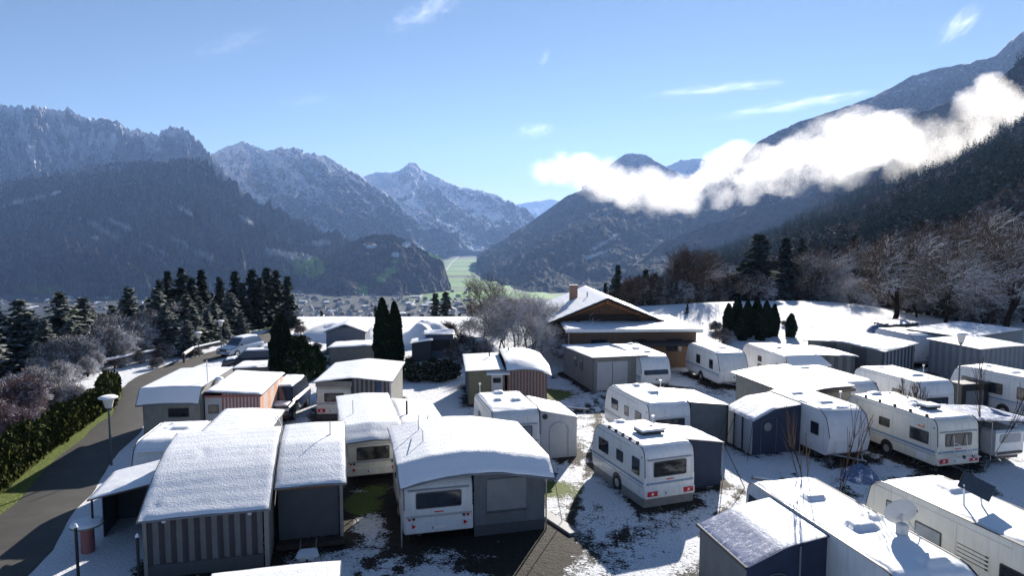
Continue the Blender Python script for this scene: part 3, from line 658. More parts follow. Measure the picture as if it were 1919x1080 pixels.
for i,(px,pt,y,k,sz) in enumerate([(40,715,46,0,1),(12,690,42,1,1),(55,715,44,1,1),(130,680,54,0,1),(165,690,56,2,1),(215,672,58,0,1),(255,655,60,0,1),(300,640,62,0,1),(285,668,58,0,1),(20,765,37,1,1),(70,765,42,0,1),(-14,735,38,1,1),(335,640,64,2,1),(180,662,60,2,1)]):
    tree_px('bare_bush',['frosted leafless bush below the snowy rail fence at left','reddish leafless bush at the left picture edge','brown leafless bush below the snowy rail fence at left'][k],'bush',BU[k],3,px,pt,y,rz=i,group='leafless bushes on the left bank')
BF=bare_mesh(24,3,stems=10,r0=.03,twig='twig_pale',levels=4,spread=1.)
g6=random.Random(61)
for i in range(46):
    if i<24: y=g6.uniform(38,58); X_=np.interp(y,[38,45,51,58],[-26.3,-28.4,-31.2,-33.8])-g6.uniform(.3,5.5); s=g6.uniform(.38,.75)
    else: y=g6.uniform(56,76); X_=np.interp(y,[54,60,66,76],[-36.,-34.5,-33.5,-32.5])-g6.uniform(0,5); s=g6.uniform(.9,1.5)
    tree('bare_bush','pale frosted leafless shrub on the bank between hedge and conifers at left','bush',BF,X_,y,s,i*1.3,'pale frosted shrubs on the left bank')
# middle
TH=lambda t:np.sin(np.clip(t*1.06+.10,0,1)**.55*pi)**.62
COLN=blobtree_mesh(31,6.5,1.15,9000,lambda t:(1-t**5)**.6*(.75+.35*np.sin(pi*np.clip(t+.1,0,1))),'thuja',.115)
tree('thuja_tree','tall dark columnar thuja, left one of the pair behind the arched roof shelter','thuja',COLN,-10.65,56.5,.53,0,'tall columnar thujas',sz=.93)
tree('thuja_tree','tall dark columnar thuja, right one of the pair behind the arched roof shelter','thuja',COLN,-9.72,56.9,.49,2,'tall columnar thujas',sz=.88)
tree('thuja_tree','dark columnar thuja with frosted top standing behind the snow covered pickup','thuja',COLN,-17.9,53.2,.62,1,'tall columnar thujas',sz=.78)
YEW=blobtree_mesh(33,4,1.9,4200,lambda t:np.sin(np.clip(t+.12,0,1)*pi*.93)**.7,'laurel',.17)
tree('evergreen_shrub','round snow flecked evergreen shrub beside the frosted thuja','shrub',YEW,-16.3,52.6,.58,0,sz=.85)
tree('evergreen_shrub','low snow flecked evergreen shrub behind the round one and the thuja','shrub',YEW,-15.6,54.2,.42,2,sz=.6)
for i,(px,y,s) in enumerate([(755,54,.42),(775,53,.45),(798,53.5,.45),(820,53,.48),(838,54,.5),(765,56,.4),(810,56,.42)]):
    X_=(px-959.5)/FP*y; tree('evergreen_shrub','clipped snow flecked shrub in the low hedge row beside the olive shed','shrub',YEW,X_,y,s*.95,i*1.1,'low hedge shrubs beside the olive shed',sz=s*.72)
for i,(px,pt,y,k,w) in enumerate([(905,505,72,0,.8),(935,545,66,1,1),(965,535,68,1,1.05),(990,540,64,1,1),(1015,548,66,1,1),(880,590,70,1,1),(950,560,61,1,1),(1000,575,58.5,1,.9)]):
    tree_px('bare_tree',['tall brown leafless tree rising over the frosted ones left of the lodge','frosted leafless tree in the group left of the lodge'][k],'bare tree',[BT[0],BP][k],12,px,pt,y,rz=i*1.7,group='frosted trees left of the lodge' if k else None,wide=1.1*w)
for i,(px,pt,y,k) in enumerate([(870,620,63,0),(840,600,72,2),(855,640,60,0),(905,635,62,0),(800,610,74,0),(560,606,78,1),(590,640,66,0),(640,640,63,2),(570,630,70,0)]):
    tree_px('bare_bush',['small frosted bush standing among the back cabins','pinkish bush with frosted top behind the dark thuja','brown bush standing among the back cabins'][k],'bush',BU[k],3,px,pt,y,rz=i,group=None if k==1 else 'small bushes among the back cabins')
for i,(px,pt,y,s) in enumerate([(815,550,150,0),(835,546,150,1),(702,575,120,0),(715,580,118,1),(740,585,125,0),(690,590,118,1),(765,588,130,0),(600,582,118,1),(790,590,135,0),(860,588,130,1),(885,590,120,0),(655,592,118,0)]):
    tree_px('spruce_tree',['distant dark spruce on the rim behind the snowy field','distant pointed spruce on the rim behind the snowy field'][s],'spruce tree',SD[s],12,px,pt,y,rz=i,group=['distant spruces on the field rim','distant pointed spruces on the field rim'][s],base_z=float(HH((px-959.5)/FP*y,y))-1)
# right of lodge
for i,(px,pt,y,k) in enumerate([(1158,497,108,0),(1150,520,112,1),(1211,505,100,0),(1228,512,98,1),(1240,520,104,0),(1180,530,110,1),(1135,530,112,0)]):
    tree_px('spruce_tree','dark spruce in the small group behind the lodge roof','spruce tree',SD[k],12,px,pt,y,rz=i*1.4,group='dark spruces behind the lodge',base_z=-3,wide=1.05)
tree_px('spruce_tree','big dark spruce behind the snowy mound, left of a thinner brown one','spruce tree',SD[1],12,1424,438,104,base_z=-2,wide=1.9)
tree_px('spruce_tree','thinner dark spruce just right of the big one behind the snowy mound','spruce tree',SD[0],12,1472,446,110,base_z=-2,wide=1.5)
tree_px('spruce_tree','spruce standing among the bare trees right of the snowy mound','spruce tree',SD[0],12,1600,440,135,base_z=-2,wide=1.0)
tree_px('small_conifer','small dark cypress standing alone right of the lodge','conifer tree',SS[0],6,1290,568,86,wide=1.2)
tree_px('bare_tree','slender reddish brown leafless tree rising behind the lodge spruces','bare tree',BT[3],12,1290,455,104,base_z=-2,wide=1.)
BR=[(1320,520,112,0),(1345,510,115,2),(1370,505,112,1),(1345,540,100,0),(1260,535,110,0),(1500,470,112,2),(1525,480,108,1),(1545,450,120,0),(1575,470,105,2),(1610,455,110,1),(1450,500,118,2),(1640,440,118,0),(1530,530,98,1),(1565,535,96,2),(1700,420,112,0),(1730,430,100,1),(1760,400,110,0),(1740,470,92,2),(1815,400,104,1),(1835,390,96,0),(1860,385,108,2),(1880,410,90,1),(1905,395,98,0),(1925,420,88,2),(1800,480,86,1),(1850,480,84,2),(1760,520,90,1),(1390,530,108,2),(1410,515,120,0),(1600,520,94,1),(1725,520,84,1)]
for i,(px,pt,y,k) in enumerate(BR):
    kk=k; mm=BP if (k>0 and i%3!=0) else BT[k]
    tree_px('bare_tree',['brown leafless tree in the dense belt behind the snowy mound','frosted wide leafless tree in the dense belt behind the snowy mound','frosted upright leafless tree in the dense belt behind the snowy mound'][k],'bare tree',mm,12,px,pt-(14 if k==1 else 0),y,rz=i*1.9,group='leafless trees behind the snowy mound',wide=1.15,base_z=min(0,float(HH((px-959.5)/FP*y,y))))
for i in range(46):
    g5=random.Random(i); px=1150+i*17.5+g5.uniform(-8,8); y=g5.uniform(97,112) if px<1700 else g5.uniform(86,104); k=g5.choice([0,0,2,2,1]); k=2 if k==1 else k
    X_=(px-959.5)/FP*y; tree('bare_bush',{0:'frosted undergrowth bush at the foot of the bare tree belt',2:'brown undergrowth bush at the foot of the bare tree belt'}[k],'bush',BU[k],X_,y,g5.uniform(1.3,2.0),i*1.1,'%s undergrowth bushes'%('frosted' if k==0 else 'brown'))
for i in range(26):
    g5=random.Random(i+99); px=1330+i*24+g5.uniform(-10,10); y=g5.uniform(118,150); pt=np.interp(px,[1330,1500,1700,1930],[505,455,420,385])+g5.uniform(-8,35)
    tree_px('spruce_tree','dark spruce showing through the leafless tree belt at right','spruce tree',SD[i%2],12,px,pt,y,rz=i,group='spruces inside the leafless belt',base_z=-3,wide=1.25)
tree_px('bare_tree','big dark many-limbed bare tree standing on the snowy mound right of centre','bare tree',BT[2],12,1680,425,80,rz=.6,wide=1.25)
tree_px('bare_tree','dark bare tree with snowy limbs between the big one and the lamp post','bare tree',BT[1],12,1783,440,76,rz=2.,wide=1.05)
tree_px('bare_tree','dark bare tree at the right picture edge behind the grey striped tent','bare tree',BT[2],12,1897,420,74,rz=4,wide=1.05)
for i,(px,y,h,w) in enumerate([(1368,73,3.1,.75),(1385,74,3.6,.85),(1404,73,3.4,.85),(1422,74,3.5,.85),(1440,73,3.3,.8),(1455,73.5,2.9,.7),(1395,71.5,2.5,.8),(1430,71.5,2.4,.8)]):
    tree('thuja_tree','snow flecked thuja in the dark cluster at the foot of the snowy mound','thuja',COLN,(px-959.5)/FP*y,y,w*.54,i*.9,'thujas in the dark cluster',sz=(h+.5)/6.5*1.0)
tree('thuja_tree','single small dark thuja just right of the cluster by the mound','thuja',COLN,(1487-959.5)/FP*73,73,.40,0,sz=.38)
for i,(px,pt,y,k) in enumerate([(1345,600,76,0),(1320,605,80,0),(1475,600,78,2),(1310,610,84,0),(1360,612,70,0),(1745,640,66,0)]):
    tree_px('bare_bush','thin frosted bush on the lit slope of the snowy mound','bush',BU[k],3,px,pt,y,rz=i,group='thin bushes on the mound slope')
# hedge along the near road (one hedge)
def hedge():
    g=np.random.default_rng(77); P=np.array([(-22.9,20),(-22.9,29),(-24.7,35.5),(-26.8,45),(-30,51)]); hh=[2.2,2.15,1.8,1.3,1.0]
    d=np.r_[0,np.cumsum(np.hypot(*np.diff(P,axis=0).T))]; n=36000; t=g.uniform(0,d[-1],n)
    cx=np.interp(t,d,P[:,0]);cy=np.interp(t,d,P[:,1]);h=np.interp(t,d,hh)*(1+.22*(fbm(t*.9,t*0,3,4)-.5)*2)
    a=g.uniform(0,2*pi,n); q=g.uniform(0,1,n); w=.75*(1+.3*(vn(t*1.3,q*3,8)-.5)); rr2=g.uniform(.6,1.05,n)
    ox=np.cos(a)*w*rr2; zz=np.clip(.5+.5*np.sin(a)*rr2*1.0,0,1)*h+g.normal(0,.08,n)
    C=np.stack([cx+ox,cy+g.normal(0,.1,n),zz],-1); s=g.uniform(.035,.10,(n,1))
    u=rand_dirs(n,g); u[:,2]=np.abs(u[:,2])+.6; u/=np.linalg.norm(u,axis=1,keepdims=True); v=np.cross(u,rand_dirs(n,g)); v/=np.linalg.norm(v,axis=1,keepdims=True)
    V,F=quads(C,u*s*1.3,v*s*.7)
    tt=np.arange(0,d[-1],.5); mb=MB(); px_=np.interp(tt,d,P[:,0]);py_=np.interp(tt,d,P[:,1]);ph=np.interp(tt,d,hh); aa=np.linspace(-.3,pi+.3,9)
    G=np.stack([px_[:,None]+np.cos(aa)[None]*.5,py_[:,None]+0*aa[None],np.maximum(0,np.sin(aa))[None]*ph[:,None]*.8],-1); nn=G.shape
    id_=np.arange(nn[0]*nn[1]).reshape(nn[0],nn[1])+len(V); F2=np.stack([id_[:-1,:-1],id_[1:,:-1],id_[1:,1:],id_[:-1,1:]],-1).reshape(-1,4)
    o=npmesh('hedge',np.concatenate([V,G.reshape(-1,3)]),np.concatenate([F,F2]),['hedge']); tag(o,'long shaggy olive green hedge along the left side of the near road','hedge')
hedge()
# ---------------------------------------------------------------- builders for caravans, tents and sheds
PL={'near':((1,0,0),(0,0,1)),'left':((0,-1,0),(0,0,1)),'right':((0,1,0),(0,0,1)),'far':((-1,0,0),(0,0,1))}
def window(T,face,c,w,h,r=.05,pane='glass',tilt=0,fr='frame',under=None,mull=0):
    u,v=PL[face]; 
    if tilt: n=np.cross(u,v); v=tuple(np.array(v)*cos(tilt)-n*sin(tilt))
    fo=T.part('window',MB().panel(c,u,v,rrect(w,h,r),.02),fr,under=under)
    pm=MB().panel(c,u,v,rrect(w-.09,h-.09,max(.02,r-.03)),.026,base=.02)
    T.part('pane',pm,pane,under=fo)
    if mull:
        m_=MB(); U=np.array(u,float)
        for k in range(1,mull+1): m_.panel(tuple(np.array(c)+U*(-w/2+w*k/(mull+1))),u,v,[(-.02,-h/2+.03),(.02,-h/2+.03),(.02,h/2-.03),(-.02,h/2-.03)],.036,base=.026)
        T.part('mullion',m_,fr,under=fo)
    return fo
def profile(kind,H,zb,Lr=0):
    if kind=='blunt': return [(.14,zb),(.03,zb+.10),(0,zb+.5),(0,1.3),(.03,1.9),(.07,H-.34),(.14,H-.17),(.27,H-.05),(.45,H)]
    if kind=='slope': return [(.25,zb),(.1,zb+.15),(0,1.05),(.03,1.3),(.22,1.85),(.42,H-.3),(.62,H-.13),(.9,H-.02),(1.15,H)]
    if kind=='round': return [(.3,zb),(.12,zb+.15),(0,.95),(.0,1.3),(.1,1.75),(.28,H-.35),(.48,H-.17),(.75,H-.04),(1.0,H)]
    if kind=='alcove': return [(.5,zb),(.4,zb+.2),(.35,1.4),(.0,1.85),(.0,2.2),(.12,H-.2),(.35,H-.05),(.7,H)]
def snow_layer(T,x0,x1,y0,y1,top,t=.05,bumps=(),seed=1,mat='snow',name='roof_snow',edge=.10,res=.09,jit=.05):
    nx=max(6,int((x1-x0)/res)); ny=max(6,int((y1-y0)/res)); g=random.Random(seed)
    u=np.linspace(0,1,nx+1); v=np.linspace(0,1,ny+1)
    Xg,Yg=np.meshgrid(x0+(x1-x0)*u,y0+(y1-y0)*v,indexing='ij')
    ex=np.minimum(Xg-x0,x1-Xg); ey=np.minimum(Yg-y0,y1-Yg)
    wob=(fbm(Xg*2.3+seed,Yg*2.3,3,seed)-.5)
    dx_=np.where(u<.5,1,-1)[:,None]*np.maximum(0,1-ex/.3)*jit*(1+2.*(vn(Yg*1.7,Yg*0+seed,seed)-.3)); dy_=np.where(v<.5,1,-1)[None,:]*np.maximum(0,1-ey/.3)*jit*(1+2.*(vn(Xg*1.9+5,Xg*0+seed,seed+2)-.3))
    Xs=Xg+dx_; Ys=Yg+dy_
    e=np.clip(np.minimum(ex,ey)/edge,0,1); e=np.sqrt(1-(1-e)**2)
    h=t*e*(.45+1.15*fbm(Xg*.45+seed*3,Yg*.45,2,seed+8))*(1+.5*wob)+.014*(fbm(Xg*6,Yg*6,3,seed+5)-.5)*e
    if mat=='snow_thin': h=h+.004*np.sin((Yg+.12*wob)*2*pi/.52)*e
    if min(x1-x0,y1-y0)>2 and seed%3==1:  # a patch that has slid off or thawed along the eave
        hq=fbm(Xg*.9+seed,Yg*.9,3,seed+12)-.74+.25*np.clip(1-ey/.7,0,1); h=h*(1-sst(.0,.05,hq))
    for (bx,by,bw,bl,bh) in bumps:
        q=sst(bw/2+.07,bw/2-.05,np.abs(Xs-bx))*sst(bl/2+.07,bl/2-.05,np.abs(Ys-by)); h=h+q*bh
    Zs=top(Xs,Ys)+h+.004
    P=np.stack([Xs,Ys,Zs],-1); B=P.copy(); B[...,2]=top(Xs,Ys)-.01
    mb=MB().surf(P); nv=ny+1
    # rim down to the roof
    o=len(mb.v); ring=[(i,0) for i in range(nx+1)]+[(nx,j) for j in range(1,nv)]+[(i,nv-1) for i in range(nx-1,-1,-1)]+[(0,j) for j in range(nv-2,0,-1)]
    mb.v+=[tuple(B[i,j]) for i,j in ring]; k=len(ring)
    for a in range(k):
        i,j=ring[a]; i2,j2=ring[(a+1)%k]; mb.f.append((i2*nv+j2,i*nv+j,o+a,o+(a+1)%k)); mb.m.append(0)
    return T.part(name,mb,mat,smooth=50)
FOOT=[]
def caravan(label,F,W,y0,y1,H=2.55,zb=.36,near='blunt',far_='slope',paint='van_white',lw=(),rw=(),nw=None,kind='rear',hat=(),bigvent=None,stripe='stripe_b',skirt=None,snow=(None,None),seed=1,snowmat='snow',st=.04,group=None,name='caravan',x0=0,mast=None,lights='wide',emblem=False,rails=False,snowx=(.04,.04)):
    q_=[F.w(x0,y0),F.w(x0+W,y0),F.w(x0+W,y1),F.w(x0,y1)]; FOOT.extend((q_[i],q_[(i+1)%4]) for i in range(4)); FOOT.append((F.w(x0+W/2,y0+.5),F.w(x0+W/2,y1-.5)))
    L=y1-y0; T=Thing(name,label,'caravan' if name=='caravan' else 'motorhome',F,x0+W/2,(y0+y1)/2,group)
    pn=profile(near,H,zb); pf=profile(far_,H,zb)
    poly=[(y0+a,z) for a,z in pn]+[(y1-a,z) for a,z in pf[::-1]]
    pa=np.array(poly); ce=pa.mean(0); 
    def ins(d):
        n=len(pa); out=[]
        for i in range(n):
            a,b_,c=pa[i-1],pa[i],pa[(i+1)%n]; t1=b_-a;t1/=np.linalg.norm(t1);t2=c-b_;t2/=np.linalg.norm(t2); t=t1+t2;t/=np.linalg.norm(t); nn=np.array((t[1],-t[0])) 
            out.append(b_+nn*d)
        return out
    rings=[(x0,.045),(x0+.013,.013),(x0+.045,0),(x0+W-.045,0),(x0+W-.013,.013),(x0+W,.045)]
    mb=MB(); n=len(poly); vs=[]
    for x,d in rings: vs+=[(x,p[0],p[1]) for p in ins(d)]
    fs=[tuple(range(n)),tuple(range(len(vs)-1,len(vs)-n-1,-1))]
    for k in range(len(rings)-1):
        for i in range(n): fs.append((k*n+i,(k+1)*n+i,(k+1)*n+(i+1)%n,k*n+(i+1)%n))
    # outline runs near-bottom -> over the roof -> far-bottom: orient outward
    mb.add(vs,[f[::-1] for f in fs]); T.part('body',mb,paint,smooth=32)
    # corner trim rails along the roof edges
    tops=[(p[0],p[1]) for p in poly if p[1]>1.2]
    for xx in (x0+.02,x0+W-.02):
        T.part('edge_trim',MB().path([(xx,a,z+.004) for a,z in tops],.02,5),'trim')
    ty=[p[0] for p in poly if p[1]>H-.4]; tz=[p[1] for p in poly if p[1]>H-.4]
    crown=lambda X_,Y_:np.interp(Y_,ty,tz)
    # wheels
    wy=(y0+y1)/2-.1 if kind=='rear' else (y0+y1)/2+.1
    for xx,sx in ((x0+.03,-1),(x0+W-.03,1)):
        wb=MB().tube((xx-sx*.15,wy,.31),(xx+sx*.045,wy,.31),.31,.31,20); wh=T.part('wheel',wb,'tyre',smooth=40)
        T.part('rim',MB().tube((xx+sx*.046,wy,.31),(xx+sx*.052,wy,.31),.19,.17,14),'rim',under=wh)
        u,v=PL['left' if sx<0 else 'right']
        arch=[(.42*cos(t),.40*sin(t)) for t in np.linspace(0,pi,12)]
        T.part('arch_shade_panel',MB().panel((x0 if sx<0 else x0+W,wy,zb+.02),u,v,arch,.008),'trim')  # flat black panel stands in for the shaded recess; the body has no hollow
    if skirt:
        T.part('skirt',MB().box(x0+.02,x0+W-.02,y0+.06,y0+.09,0,zb+.02).box(x0-.005,x0+.03,y0+.06,wy-.42,0,zb+.02).box(x0-.005,x0+.03,wy+.42,y1-.3,0,zb+.02),skirt)
    else:
        T.part('chassis',MB().box(x0+.15,x0+W-.15,y0+.3,y1-.3,zb-.12,zb+.02).tube((x0+.2,y0+.35,0),(x0+.2,y0+.35,zb),.03).tube((x0+W-.2,y0+.35,0),(x0+W-.2,y0+.35,zb),.03).tube((x0+.2,y1-.5,0),(x0+.2,y1-.5,zb),.03).tube((x0+W-.2,y1-.5,0),(x0+W-.2,y1-.5,zb),.03),'trim')
    for face,xx in (('left',x0),('right',x0+W)):
        u,v=PL[face]
        for yy,z1_ in ((y0+.42,H-.12),(y1-1.25,H-.12),(y0+.42+(L-1.7)*.5,H-.25)): T.part('panel_joint',MB().panel((xx,yy,(zb+.1+z1_)/2),u,v,[(-.007,-(z1_-zb-.1)/2),(.007,-(z1_-zb-.1)/2),(.007,(z1_-zb-.1)/2),(-.007,(z1_-zb-.1)/2)],.003),'stripe_g')
    # stripes on the long sides
    if stripe:
        for face,xx in (('left',x0),('right',x0+W)):
            u,v=PL[face]; s=1 if face=='right' else -1; cy=(y0+y1)/2; hl=L/2-.12
            q=MB().panel((xx,cy,1.02),u,v,[(-hl,-.06),(hl,-.06),(hl,.06),(-hl,.06)],.006)
            q.panel((xx,cy,.86),u,v,[(-hl,-.02),(hl,-.02),(hl,.02),(-hl,.02)],.006)
            T.part('side_stripe',q,stripe)
    for (yy,z,w,h,*p) in lw: window(T,'left',(x0,yy,z),w,h,pane=p[0] if p else 'glass')
    for (yy,z,w,h,*p) in rw: window(T,'right',(x0+W,yy,z),w,h,pane=p[0] if p else 'glass')
    if stripe is not None or kind=='rear':
        u,v=PL['left']; Lm=y0+.55*L
        T.part('fridge_vent',MB().panel((x0,Lm+.55,1.08+.2),u,v,rrect(.42,.22,.03),.012),'white_pl')
        T.part('service_hatch',MB().panel((x0,y0+.9,zb+.28),u,v,rrect(.62,.3,.04),.008),'white_pl')
        T.part('awning_rail_joint',MB().panel((x0,(y0+y1)/2,H-.22),u,v,[(-L/2+.5,-.012),(L/2-1.2,-.012),(L/2-1.2,.012),(-L/2+.5,.012)],.012),'metal')
    cx=x0+W/2
    if kind=='rear':
        z,w,h,pane=nw or (1.5,1.55,.6,'glass'); window(T,'near',(cx,y0+.005,z),w,h,.07,pane,tilt=.0)
        T.part('rear_trim',MB().box(cx-W*.44,cx+W*.44,y0-.035,y0+.05,z+h/2+.06,z+h/2+.12,bv=.015),'stripe_g' if stripe!='stripe_g' else 'white_pl')
        T.part('rear_stripe',MB().box(cx-W*.47,cx+W*.47,y0-.012,y0+.04,.98,1.07),stripe or 'stripe_g')
        T.part('bumper',MB().box(cx-W*.49,cx+W*.49,y0-.06,y0+.2,zb+.02,zb+.42,bv=.04),paint,smooth=30)
        for s in (-1,1):
            if lights=='wide':
                l_=T.part('tail_light',MB().box(cx+s*W*.36-.24,cx+s*W*.36+.24,y0-.085,y0-.055,zb+.14,zb+.36,bv=.03),'red')
                T.part('indicator',MB().box(cx+s*W*.36-.05,cx+s*W*.36+.05,y0-.092,y0-.084,zb+.20,zb+.30),'white_pl',under=l_)
            else:
                T.part('tail_light',MB().tube((cx+s*W*.42,y0-.03,.95),(cx+s*W*.42,y0+.02,.95),.055,n=12).tube((cx+s*W*.37,y0-.09,zb+.33),(cx+s*W*.37,y0-.055,zb+.33),.10,n=3),'red')
                T.part('indicator',MB().tube((cx+s*W*.36,y0-.03,.95),(cx+s*W*.36,y0+.02,.95),.055,n=12),'trim')
        T.part('third_brake_light',MB().box(cx-.18,cx+.18,y0-.02,y0+.02,1.14,1.18),'red')
        pl=T.part('number_plate',MB().box(cx-.26,cx+.26,y0-.072,y0-.058,zb+.17,zb+.28),'plate'); T.part('plate_band',MB().box(cx-.26,cx-.21,y0-.076,y0-.07,zb+.172,zb+.278),'plate_blue',under=pl)
        T.part('grab_handle',MB().path([(cx-W*.42,y0+.0,.95),(cx-W*.42,y0-.07,1.0),(cx-W*.42,y0-.07,1.35),(cx-W*.42,y0+.0,1.4)],.012).path([(cx+W*.42,y0+.0,1.1),(cx+W*.42,y0-.07,1.15),(cx+W*.42,y0-.07,1.9),(cx+W*.42,y0+.0,1.95)],.012),'white_pl')
        T.part('marker_light',MB().box(x0-.012,x0+.02,y0+.22,y0+.28,H-.46,H-.38),'trim')
    elif kind=='front':
        T.part('drawbar',MB().tube((x0+.3,y0+.3,.42),(cx,y0-.95,.42),.035).tube((x0+W-.3,y0+.3,.42),(cx,y0-.95,.42),.035).tube((cx,y0-.6,.05),(cx,y0-.6,.55),.03).tube((cx,y0-.9,.42),(cx,y0-1.15,.45),.045),'metal')
        T.part('gas_locker',MB().panel((cx,y0+.02,.82),(1,0,0),(0,0,1),rrect(W*.7,.55,.12),.05),paint,smooth=30)
        if not nw: T.part('front_panel',MB().panel((cx,y0+.17,1.72),(1,0,0),(0,.35,.94),rrect(W*.74,.66,.14),.03),paint,smooth=30)
        if nw:
            z,w,h,pane=nw; window(T,'near',(cx,y0+.085,z),w,h,.1,pane,tilt=.36)
        T.part('locker_handle',MB().tube((cx,y0-.05,.85),(cx,y0,.85),.06,n=12),'trim')
        if near=='round': T.part('cover_seam',MB().path([(cx-W*.38,y0+.28,2.1),(cx-W*.36,y0-.02,1.2),(cx-W*.33,y0+.02,.6)],.012,5).path([(cx+W*.38,y0+.28,2.1),(cx+W*.36,y0-.02,1.2),(cx+W*.33,y0+.02,.6)],.012,5),paint)
    bumps=[]
    for (hx,hy,hw,hl,*q) in hat:
        hz=float(crown(0,hy)); hh_=.10 if not q else q[0]
        T.part('roof_hatch',MB().box(x0+hx-hw/2,x0+hx+hw/2,hy-hl/2,hy+hl/2,hz-.01,hz+hh_,bv=.03),'white_pl'); bumps.append((x0+hx,hy,hw,hl,hh_+.02))
    if bigvent:
        hx,hy,hw,hl=bigvent; hz=float(crown(0,hy))
        v=T.part('roof_vent',MB().box(x0+hx-hw/2,x0+hx+hw/2,hy-hl/2,hy+hl/2,hz+.09,hz+.2,bv=.03).box(x0+hx-hw/2+.12,x0+hx+hw/2-.12,hy-hl/2+.12,hy+hl/2-.12,hz,hz+.1),'trim')
        T.part('vent_snow',MB().box(x0+hx-hw/2-.01,x0+hx+hw/2+.01,hy-hl/2-.01,hy+hl/2+.01,hz+.19,hz+.29,bv=.04),'snow',smooth=40,under=v)
    if mast:
        mx,my=mast; hz=float(crown(0,my)); T.part('antenna',MB().tube((x0+mx,my,hz-.02),(x0+mx,my,hz+.55),.018).tube((x0+mx,my,hz+.52),(x0+mx,my,hz+.6),.07,.07,10),'white_pl')
    if rails:
        for k in np.linspace(y0+.8,y1-1.6,5): 
            T.part('roof_rail_foot',MB().box(x0+.05,x0+.16,k-.05,k+.05,H-.01,H+.12,bv=.02),'trim')
    if snow is not None:
        sa,sb=snow; sa=y0+.17 if sa is None else sa; sb=y1-.5 if sb is None else sb
        snow_layer(T,x0+snowx[0],x0+W-snowx[1],sa,sb,crown,st,bumps,seed,snowmat)
    if emblem: 
        u,v=PL['left']; T.part('side_emblem',MB().panel((x0,y0+1.05,2.08),u,v,[(-.25,-.02),(-.05,.05),(.05,.0),(.2,.05),(.27,.12),(.2,.16),(.22,.06),(.3,-.03),(0,-.06)],.008),'orange')
    return T
def wall(T,name,p0,p1,z0,za,zb_=None,mats=('grey_cv',),period=None,fold=0.,thick=.03,foldlen=.3,under=None,label=None,topf=None):
    """upright sheet from p0 to p1; with `period` it alternates between two cloths, with `fold` it hangs in folds"""
    zb_=za if zb_ is None else zb_
    FOOT.append((T.F.w(*p0),T.F.w(*p1)))
    p0=np.array(p0,float);p1=np.array(p1,float);d=p1-p0;L=np.hypot(*d);t=d/L;n=np.array((t[1],-t[0]))
    step=period/2 if period else (foldlen/6 if fold else L/max(1,int(L/1.2)))
    nu=max(1,int(round(L/step)))
    if fold and period: nu=nu*4
    s=np.linspace(0,1,nu+1); nv=8 if fold else 3
    if fold: vv=np.linspace(0,1,nv)
    else: vv=np.linspace(0,1,nv)
    P=np.zeros((nu+1,nv,3))
    top=za+(zb_-za)*s if topf is None else np.array([topf(*(p0+d*q)) for q in s])
    off=fold*np.sin(2*pi*s*L/foldlen)+ (fold*.4*np.sin(2*pi*s*L/foldlen*.37+1) if fold else 0)
    for j,w in enumerate(vv):
        q=off*(.6+.6*(1-w)); P[:,j,0]=p0[0]+d[0]*s+n[0]*q; P[:,j,1]=p0[1]+d[1]*s+n[1]*q; P[:,j,2]=z0+(top-z0)*w
    cm=None
    if period: cm=[(i//(4 if fold else 1))%2 for i in range(nu)]
    mb=MB().surf(P,thick,colmi=cm,down=(-n[0],-n[1],0))
    return T.part(name,mb,list(mats),smooth=40 if fold else None,under=under,label=label)
def roof(T,x0,x1,y0,y1,z,fx,fy,t=.05,m='roof_w',snow=.06,seed=1,snowmat='snow_thin',name='roof',sx=(.02,.02),sy=(.02,.02),nx=26,ny=30,bumps=(),res=.12,round_=.35):
    ax=np.array(fx,float); ay=np.array(fy,float)
    def pl(v,a):
        v=np.asarray(v,float)
        if len(a)<3: return np.interp(v,a[:,0],a[:,1])
        r=round_; return sum(np.interp(v+o,a[:,0],a[:,1])+( (np.minimum(0,v+o-a[0,0])*(a[1,1]-a[0,1])/(a[1,0]-a[0,0]))+(np.maximum(0,v+o-a[-1,0])*(a[-1,1]-a[-2,1])/(a[-1,0]-a[-2,0])) ) for o in (-r,-r/2,0,r/2,r))/5
    f=lambda X_,Y_:z+pl(X_,ax)+pl(Y_,ay)
    Xg,Yg=np.meshgrid(np.linspace(x0,x1,nx),np.linspace(y0,y1,ny),indexing='ij')
    r=T.part(name,MB().surf(np.stack([Xg,Yg,f(Xg,Yg)],-1),t),m,smooth=50)
    if snow: snow_layer(T,x0+sx[0],x1-sx[1],y0+sy[0],y1-sy[1],f,snow,bumps,seed,snowmat,res=res,jit=.015,edge=.035)
    return f
def pole(T,pts,r=.02,m='metal',name='pole'): return T.part(name,MB().path(pts,r),m)
def fr(px,py,z,rot): return Frame(at(px,py,z),rot)
# ================================================================= the camp, unit by unit
# U1 sharp white caravan in the centre
F=fr(1200,838,2.55,20)
caravan('white caravan with big raised roof vent and three side windows in the picture centre',F,2.45,-.4,4.55,lw=[(.35,1.62,.62,.72),(1.75,1.62,.6,.5),(3.3,1.62,.95,.62)],nw=(1.62,1.6,.66,'glass'),hat=[(1.0,3.6,.45,.45)],bigvent=(1.35,1.55,1.15,.8),skirt='skirt',rails=True,mast=(1.95,2.2),seed=11,snow=(-.18,4.1))
T=Thing('awning','navy blue awning with snowy sloping roof on the right of the central caravan','awning',F,3.6,1.7)
f=roof(T,2.5,4.85,.75,3.4,2.42,[(2.5,0),(4.85,-.42)],[(0,0),(1,0)],.03,'navy_cv',.05,12)
wall(T,'front_wall',(2.5,.85),(4.75,.85),0,0,mats=['navy_cv'],fold=.012,foldlen=.9,topf=lambda x,y:f(x,y)-.03)
